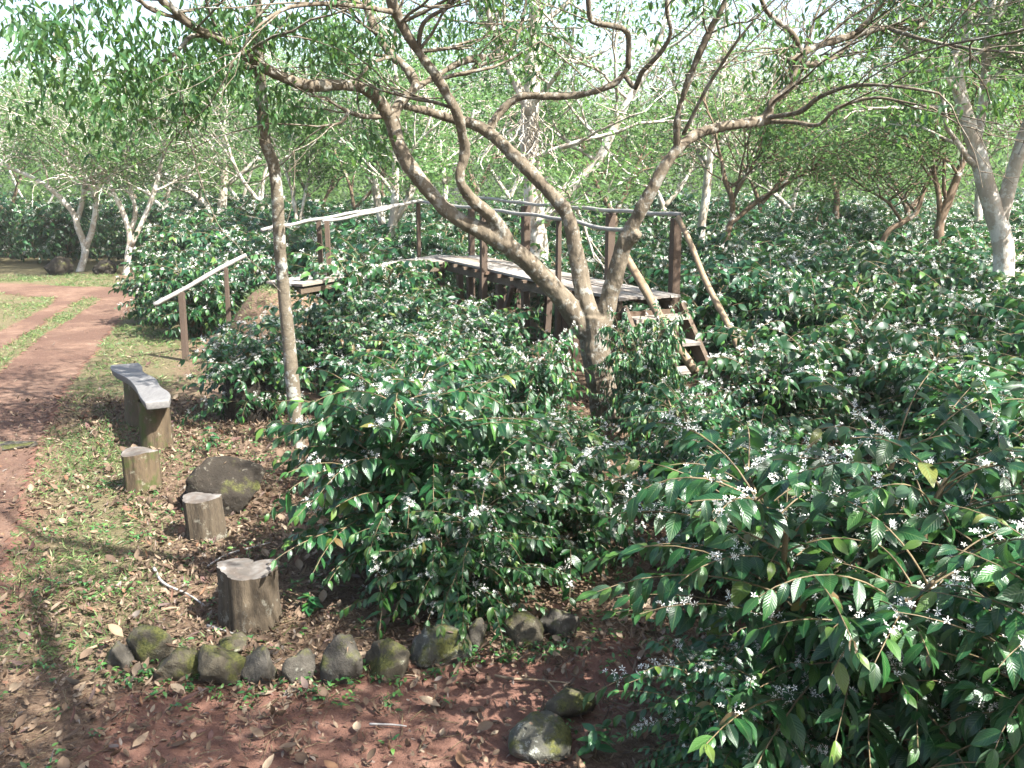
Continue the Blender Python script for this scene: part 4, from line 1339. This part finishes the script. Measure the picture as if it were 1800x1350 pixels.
# aerial roots belong to the thick pale tree
rt = [o for o in col.objects if o.get('label', '').startswith('thick pale trunk')][0]
RT = np.array(rt.location); rr = np.random.default_rng(8); Ls = []
for k in range(34):
    a = at(920 + rr.normal(0, 14), rr.uniform(165, 225), 15.7) - RT; n = 9
    st = rr.normal(0, .05, (n, 3)); st[:, 2] = -rr.uniform(.05, .12); st[:, 0] += .05 * np.sin(np.linspace(0, rr.uniform(2, 6), n) + rr.random() * 6)
    Ls.append(a + np.cumsum(st, 0))
Vt, Ft = thin_tubes(np.array(Ls), np.full((34, 9), .009), 4)
link('aerial_roots', raw_mesh('aerial_roots', Vt, [Ft], np.full(len(Vt), .5), mats=[M['bark_pale']]), rt)

# --- more shade trees further back, each its own
rb = np.random.default_rng(77)
BACK = [(20, 440, 33, 'bark_tan'), (70, 445, 37, 'bark_pale'), (300, 425, 36, 'bark_pale'), (245, 430, 40, 'bark_tan'), (430, 420, 38, 'bark_pale'), (470, 415, 28, 'bark_pale'), (560, 410, 33, 'bark_tan'), (610, 405, 30, 'bark_tan'),
        (775, 410, 27, 'bark_pale'), (830, 400, 34, 'bark_tan'), (1010, 410, 30, 'bark_pale'), (1080, 415, 25, 'bark_tan'), (1160, 410, 28, 'bark_pale'), (1330, 405, 30, 'bark_tan'), (1400, 405, 27, 'bark_pale'),
        (1470, 408, 24, 'bark_tan'), (1590, 405, 29, 'bark_tan'), (1720, 410, 24, 'bark_pale'), (1830, 420, 20, 'bark_tan'), (-40, 450, 30, 'bark_pale'), (1370, 395, 36, 'bark_pale'), (900, 395, 38, 'bark_pale'), (680, 395, 38, 'bark_tan')]
for k, (px, py, y, mt) in enumerate(BACK):
    h = rb.uniform(130, 200) * 26 / y * (.75 if 1000 < px < 1650 else 1)
    dx = rb.normal(0, 22)
    fk = py - h * rb.uniform(.3, .5)
    r0 = rb.uniform(7, 10) * 26 / y
    limbs = [X([(px, py + 15, r0), (px + dx * .2, (py + fk) / 2, r0 * .9), (px + dx * .4, fk, r0 * .8), (px + dx - 25, fk - h * .4, r0 * .6), (px + dx - 50, fk - h * .9, r0 * .4)], y),
             X([(px + dx * .4, fk, r0 * .7), (px + dx + 22, fk - h * .4, r0 * .6), (px + dx + 48, fk - h * .95, r0 * .35)], y)]
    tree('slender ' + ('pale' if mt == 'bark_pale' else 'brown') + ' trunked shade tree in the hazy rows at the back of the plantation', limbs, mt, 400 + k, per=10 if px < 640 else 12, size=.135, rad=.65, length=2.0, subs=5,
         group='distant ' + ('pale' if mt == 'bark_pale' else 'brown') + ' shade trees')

# trees beside and behind the viewpoint, whose crowns throw the dappled shade
OFF = [(1.5, .3, 7.0, 'tree overhanging the path from just right of the viewpoint'), (9.5, 7.5, 7.5, 'tree outside the right edge beside the coffee rows'), (3.45, 3.9, 6.6, 'tree outside the right edge of the photo level with the front bushes')]
for k, (x, y, h, lab) in enumerate(OFF):
    r = np.random.default_rng(600 + k)
    root = tag(empty('shade_tree', (x, y, 0)), lab, 'tree')
    tb = MB(); starts = []
    for q in range(4):
        a = r.uniform(0, 6.28); e = np.array([math.cos(a) * 2.2, math.sin(a) * 2.2, h])
        P, R = smooth_path([np.array([0, 0, -.2]), np.array([0, 0, 2.0]), e * [.4, .4, .62], e], [.2, .16, .1, .05], .2)
        tb.tube(P, R, 10, wob=.1, seed=k)
        for i_ in np.linspace(len(P) * .55, len(P) - 1, 6).astype(int):
            d = r.normal(0, 1, 3); d[2] = abs(d[2]) * .3
            starts.append((P[i_], d, .03))
    pol, rd, tips = twig_tree(r, starts, 3, 1.7, (3, 5), .08, .85)
    Vt, Ft = thin_tubes(pol, np.maximum(rd, .005), 4); tb.add(Vt, [Ft], .5)
    link('trunk', tb.mesh('trunk', [M['bark']]), root)
    tips = [t for t in tips if np.hypot(*t[0][:2]) < (1.65 if k == 2 else 2.6)]
    tips = [t for t in tips if t[0][2] > 3.9]
    tips = [tips[q] for q in r.permutation(len(tips))[:int(len(tips) * .34)]]
    link('crown', crown_leaves(r, tips, 40, .13, .50, LANCE_LO, 'shade_leaf', .6, .5), root)

# --- far wood: one leafy mass right round the back
r = np.random.default_rng(90)
n = 2600
ang = r.uniform(-1.0, 1.0, n); dist = r.uniform(44, 66, n)
zz = r.uniform(0, 1, n) ** .9 * (4.0 + 1.8 * noise(np.c_[ang * 6, ang * 0], 1.0, 3, 2)) + .3
C = np.c_[np.sin(ang) * dist, np.cos(ang) * dist, zz]
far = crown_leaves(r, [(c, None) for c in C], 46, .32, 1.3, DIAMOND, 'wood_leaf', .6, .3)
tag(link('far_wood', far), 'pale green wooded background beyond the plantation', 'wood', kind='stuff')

# ------------------------------------------------------------------ ground cover
r = np.random.default_rng(50)


def scatter(n, x0, x1, y0, y1, dens):
    P = np.c_[r.uniform(x0, x1, n), r.uniform(y0, y1, n)]
    k = r.random(n) < dens(P)
    P = P[k]
    return P, gz(P[:, 0], P[:, 1])


def vis(P, pad=.6):
    return np.abs(P[:, 0]) < .54 * P[:, 1] + pad


def litter_d(P):
    rd = road_dist(P); edge = P[:, 0] - XB(P[:, 1]); red, g = ground_weights(P)
    d = np.where(rd < .05, .10, .30)
    d = np.where((edge > -1.2) & (rd > .3), .75, d)
    d = np.where(edge > .8, .35, d)
    inred = seg_dist(P, REDP) < -.05
    d = np.where(inred, np.where(P[:, 0] < -.9, .5, .2), d)
    d = np.where((P[:, 1] < 6.2) & (rd > .2) & ~inred, .62, d)
    d *= np.clip(.45 + 1.0 * noise(P, 1.1, 31, 2) + .35, .08, 1)
    return d * vis(P)


P, z = scatter(190000, -7, 4, 3.4, 11.5, litter_d)
P_b, z_b = scatter(14000, -9, 4, 11.5, 22, lambda q: litter_d(q) * .5)
P = np.r_[P, P_b]; z = np.r_[z, z_b]
O = np.c_[P, z + .012 + .02 * r.random(len(P))]
XO = []
for sx_, sy_, sz_, ax_, ay_, az_ in STOPS:
    for _ in range(5):
        q = r.normal(0, .42, 2)
        h_ = math.sqrt(max(0, 1 - q @ q))
        XO.append((sx_ + q[0] * ax_, sy_ + q[1] * ay_, sz_ + az_ * 1.0 * h_ + .004))
    for _ in range(9):
        XO.append((sx_ + r.normal(0, ax_ * .7), sy_ - ay_ * .9 + r.normal(0, .05), 0)); XO[-1] = (*XO[-1][:2], gz(XO[-1][0], XO[-1][1]) + .03)
O = np.r_[O, np.array(XO)]; P = O[:, :2]
D = np.c_[r.normal(0, 1, (len(P), 2)), r.normal(0, .22, len(P))]
N = np.c_[r.normal(0, .35, (len(P), 2)), np.ones(len(P))]
DEAD = [leaf_template(5, 3, w, c, f, shape=.8) for w, c, f in ((.34, -.9, .5), (.24, .8, .6), (.44, -.5, .25), (.2, -1.4, 1.2), (.36, 1.3, -.5), (.14, .6, .4), (.6, -1.0, .7))]
big = r.random(len(P)) < .014
S = np.where(big, r.uniform(.08, .125, len(P)), np.where(r.random(len(P)) < .09, r.uniform(.06, .095, len(P)), r.uniform(.016, .055, len(P))))
T = r.random(len(P)); T = np.where(big, np.where(r.random(len(P)) < .5, r.uniform(.8, .95, len(P)), T), T)
lm = place_many(DEAD, O, D, N, S, T, r).mesh('leaf_litter', [M['litter']])
tag(link('leaf_litter', lm), 'dry brown and tan leaves strewn over the soil', 'leaf litter', kind='stuff')
print('litter', len(P))

# straw and bits of twig
P, z = scatter(30000, -5, 2.5, 3.5, 10.5, lambda q: litter_d(q) * .5)
n = len(P); a = r.uniform(0, 6.28, n); L = .02 + .2 * r.random(n) ** 2.5; q = np.linspace(-.5, .5, 4)
pts = np.stack([P[:, :1] + np.cos(a)[:, None] * L[:, None] * q, P[:, 1:] + np.sin(a)[:, None] * L[:, None] * q, z[:, None] + .012 + .01 * r.random((n, 4))], -1)
Vt, Ft = thin_tubes(pts, np.full((n, 4), .0016) * r.uniform(.7, 1.8, (n, 1)), 3)
sm = raw_mesh('twig_debris', Vt, [Ft], np.full(len(Vt), .5), mats=[M['twig']])
tag(link('twig_debris', sm), 'fine straw and broken twig bits among the dry leaves', 'twig litter', kind='stuff')


# crumbs of soil and small stones on the bare earth
P, z = scatter(26000, -8, 3, 3.4, 13, lambda q: np.where((road_dist(q) < .1) | (seg_dist(q, REDP) < .2), .8, .12) * np.clip(.35 + 1.2 * noise(q, 2.0, 83, 2), .03, 1) * vis(q))
V0 = np.array([[1, 0, 0], [-.3, .9, 0], [-.6, -.8, 0], [.1, .1, .8], [0, 0, -.5]]); F0 = np.array([[0, 1, 3], [1, 2, 3], [2, 0, 3], [1, 0, 4], [2, 1, 4], [0, 2, 4]])
sz = .004 + .016 * r.random(len(P)) ** 4; a = r.uniform(0, 6.28, len(P))
D = np.c_[np.cos(a), np.sin(a), r.normal(0, .3, len(P))]
V, F, _, ti = place((V0, F0, np.zeros((5, 2))), np.c_[P, z + .004], D, np.c_[r.normal(0, .3, (len(P), 2)), np.ones(len(P))], sz, r.random(len(P)))
tag(link('soil_crumbs', raw_mesh('soil_crumbs', V, [F], ti, mats=[M['road']])), 'small crumbs of red soil lying on the bare earth', 'soil crumbs', kind='stuff')


def grass_d(P):
    red, g = ground_weights(P); rd = road_dist(P)
    nn = np.clip(.5 + 1.3 * noise(P, 1.4, 61, 3), 0, 1)
    g = np.where(np.hypot((P[:, 0] - MOUND[0]) / .9, (P[:, 1] - MOUND[1]) / 1.3) < 1.3, .55, g)
    return np.where(rd < .03, 0, g * nn) * vis(P)


P, z = scatter(62000, -7, 0, 4.2, 11.5, grass_d)
Pb, zb = scatter(70000, -13, -2, 11.5, 26, lambda q: np.clip(grass_d(q) * 1.2, 0, 1))
TH = np.r_[np.full(len(P), .06), np.full(len(Pb), .075)]
P = np.r_[P, Pb]; z = np.r_[z, zb]
# each point a little tuft of three blades
P3 = np.repeat(P, 3, 0) + r.normal(0, .012, (len(P) * 3, 2)); z3 = np.repeat(z, 3); TH = np.repeat(TH, 3)
O = np.c_[P3, z3 - .003]; D = np.c_[r.normal(0, .75, (len(P3), 2)), np.ones(len(P3)) * .6]
N = np.c_[r.normal(0, 1, (len(P3), 2)), np.full(len(P3), .5)]
BL = [leaf_template(3, 2, .11, .9, 0, shape=.5), leaf_template(3, 2, .16, 1.3, 0, shape=.5)]
gm_ = place_many(BL, O, D, N, TH * r.uniform(.5, 1.5, len(P3)), np.clip(r.random(len(P3)) ** 1.3, 0, 1), r).mesh('grass', [M['grass']])
tag(link('grass', gm_), 'short sparse grass along the track edges', 'grass', kind='stuff')
print('grass', len(P3))

# small broad leaved weeds
P, z = scatter(5200, -4.5, 1.0, 3.9, 10.5, lambda q: np.clip(.10 + .5 * np.clip(noise(q, 1.2, 71, 2), 0, 1), 0, 1) * (road_dist(q) > .2) * vis(q) * np.where(seg_dist(q, REDP) < 0, .25, 1))
STP = np.array([gpt(px, py)[:2] for px, py, *_ in ST])
P = np.r_[P, (STP[r.integers(0, len(STP), 120)] + r.normal(0, .10, (120, 2)) - [0, .06])]; z = gz(P[:, 0], P[:, 1])
k = 7
O = np.c_[np.repeat(P, k, 0), np.repeat(z, k) + r.uniform(.005, .05, len(P) * k)]; O[:, :2] += r.normal(0, .018, (len(O), 2))
D = np.c_[r.normal(0, 1, (len(O), 2)), r.uniform(-.1, .6, len(O))]
wm = place_many(MID, O, D, np.c_[r.normal(0, .3, (len(O), 2)), np.ones(len(O))], r.uniform(.018, .045, len(O)), r.random(len(O)), r).mesh('ground_weeds', [M['weed']])
tag(link('ground_weeds', wm), 'tiny green weeds sprouting through the dry leaves', 'weeds', kind='stuff')


def twig(pxs, rad, label, mat='pole'):
    pts = np.array([gpt(a, b) for a, b in pxs]); pts[:, 2] += .025
    o_ = pts.mean(0)
    P, R = smooth_path(pts - o_, np.linspace(rad, rad * .5, len(pts)), .03)
    mb = MB(); mb.tube(P, R, 7, wob=.2, seed=3)
    o = mb.build('fallen_twig', M[mat]); o.location = o_
    return tag(o, label, 'twig', 'fallen twigs')


twig([(270, 1003), (288, 1030), (330, 1048), (360, 1068)], .011, 'crooked grey fallen twig left of the notched stump')
twig([(366, 1000), (400, 980), (440, 968), (475, 958)], .008, 'thin pale twig lying behind the notched stump')
twig([(365, 1106), (385, 1112), (412, 1122)], .009, 'short pale stick at the foot of the notched stump', 'pole')
twig([(870, 1200), (905, 1206), (950, 1208), (1010, 1214)], .008, 'pale forked twig lying on the bare red soil', 'pole_tan')
twig([(650, 1283), (690, 1284), (715, 1287)], .006, 'short straight pale stick on red soil near the bottom edge', 'pole')
twig([(150, 1150), (175, 1140), (205, 1128)], .009, 'tan stick lying left of the stone edging', 'pole_tan')
twig([(955, 1205), (970, 1218), (988, 1240)], .007, 'small dark twig beside the bottom right bush', 'stem')


def seedling(px, py, h, label, seed):
    g = gpt(px, py); r2 = np.random.default_rng(seed)
    root = tag(empty('seedling', tuple(g)), label, 'seedling')
    mb = MB(); mb.tube(np.array([[0, 0, -.02], [.01, 0, h * .5], [.0, .01, h]]), [.005, .004, .003], 6); mb.build('stem', M['twig'], root)
    n = 16; q = r2.uniform(.25, 1, n); a = r2.uniform(0, 6.28, n)
    O = np.c_[np.zeros((n, 2)), q * h]; D = np.c_[np.cos(a), np.sin(a), r2.uniform(-.3, .4, n)]
    me = place_many(HI, O, D, np.tile([0, 0, 1.0], (n, 1)) + r2.normal(0, .2, (n, 3)), r2.uniform(.07, .12, n), r2.uniform(.5, .92, n), r2).mesh('foliage', [M['coffee_leaf']])
    link('foliage', me, root)


seedling(370, 800, .26, 'small green seedling in the litter right of the bench', 1)
seedling(545, 1075, .12, 'tiny leafy seedling right of the notched stump', 2)
seedling(1045, 1335, .16, 'bright green seedling at the bottom edge below the right bush', 3)
seedling(345, 618, .2, 'leafy sprout at the foot of the handrail post', 4)

# ------------------------------------------------------------------ air
HAZE = 0.0006
if HAZE:
    mb = MB(); mb.box((0, 28, 6.5), (150, 100, 16))
    b = NT('haze_air')
    vol = b.n('ShaderNodeVolumePrincipled', {'Color': (.93, .96, .95, 1), 'Density': HAZE, 'Anisotropy': 0.0})
    b.t.links.new(vol.outputs[0], b.out.inputs['Volume'])
    tag(mb.build('haze', b.m, smooth=False), 'pale bright haze in the air between the trees', 'haze', kind='stuff')

# ------------------------------------------------------------------ light, camera
SUN = unit(np.array([.72, -.50, 1.02]))
el = math.asin(SUN[2]); az = math.atan2(SUN[0], SUN[1])
w = bpy.data.worlds.new('World'); scene.world = w; w.use_nodes = True
nt = w.node_tree; bg = nt.nodes['Background']
sky = nt.nodes.new('ShaderNodeTexSky'); sky.sky_type = 'NISHITA'; sky.sun_disc = False
sky.sun_elevation = el; sky.sun_rotation = az; sky.dust_density = 3.5; sky.air_density = 1.0; sky.ozone_density = 1.0
nt.links.new(sky.outputs[0], bg.inputs[0]); bg.inputs[1].default_value = .10
ld = bpy.data.lights.new('sun', 'SUN'); ld.energy = 5.0; ld.angle = math.radians(.5); ld.color = (1.0, .965, .91)
lo = bpy.data.objects.new('sun', ld); col.objects.link(lo)
lo.rotation_euler = Vector(SUN).to_track_quat('Z', 'Y').to_euler()
lo.location = (10, -8, 20)

cd = bpy.data.cameras.new('camera'); cd.sensor_width = 36; cd.lens = 36; cd.clip_end = 500; cd.clip_start = .05
cam = bpy.data.objects.new('camera', cd); col.objects.link(cam)
cam.location = (0, 0, CAM_H); cam.rotation_euler = (PI / 2 - PITCH, 0, 0)
scene.camera = cam
vs = scene.view_settings
vs.view_transform = 'Standard'; vs.look = 'None'; vs.gamma = 1; vs.exposure = 2.25; vs.use_curve_mapping = False
scene.cycles.max_bounces = 8; scene.cycles.transparent_max_bounces = 4; scene.cycles.volume_bounces = 1
scene.cycles.caustics_reflective = False; scene.cycles.caustics_refractive = False
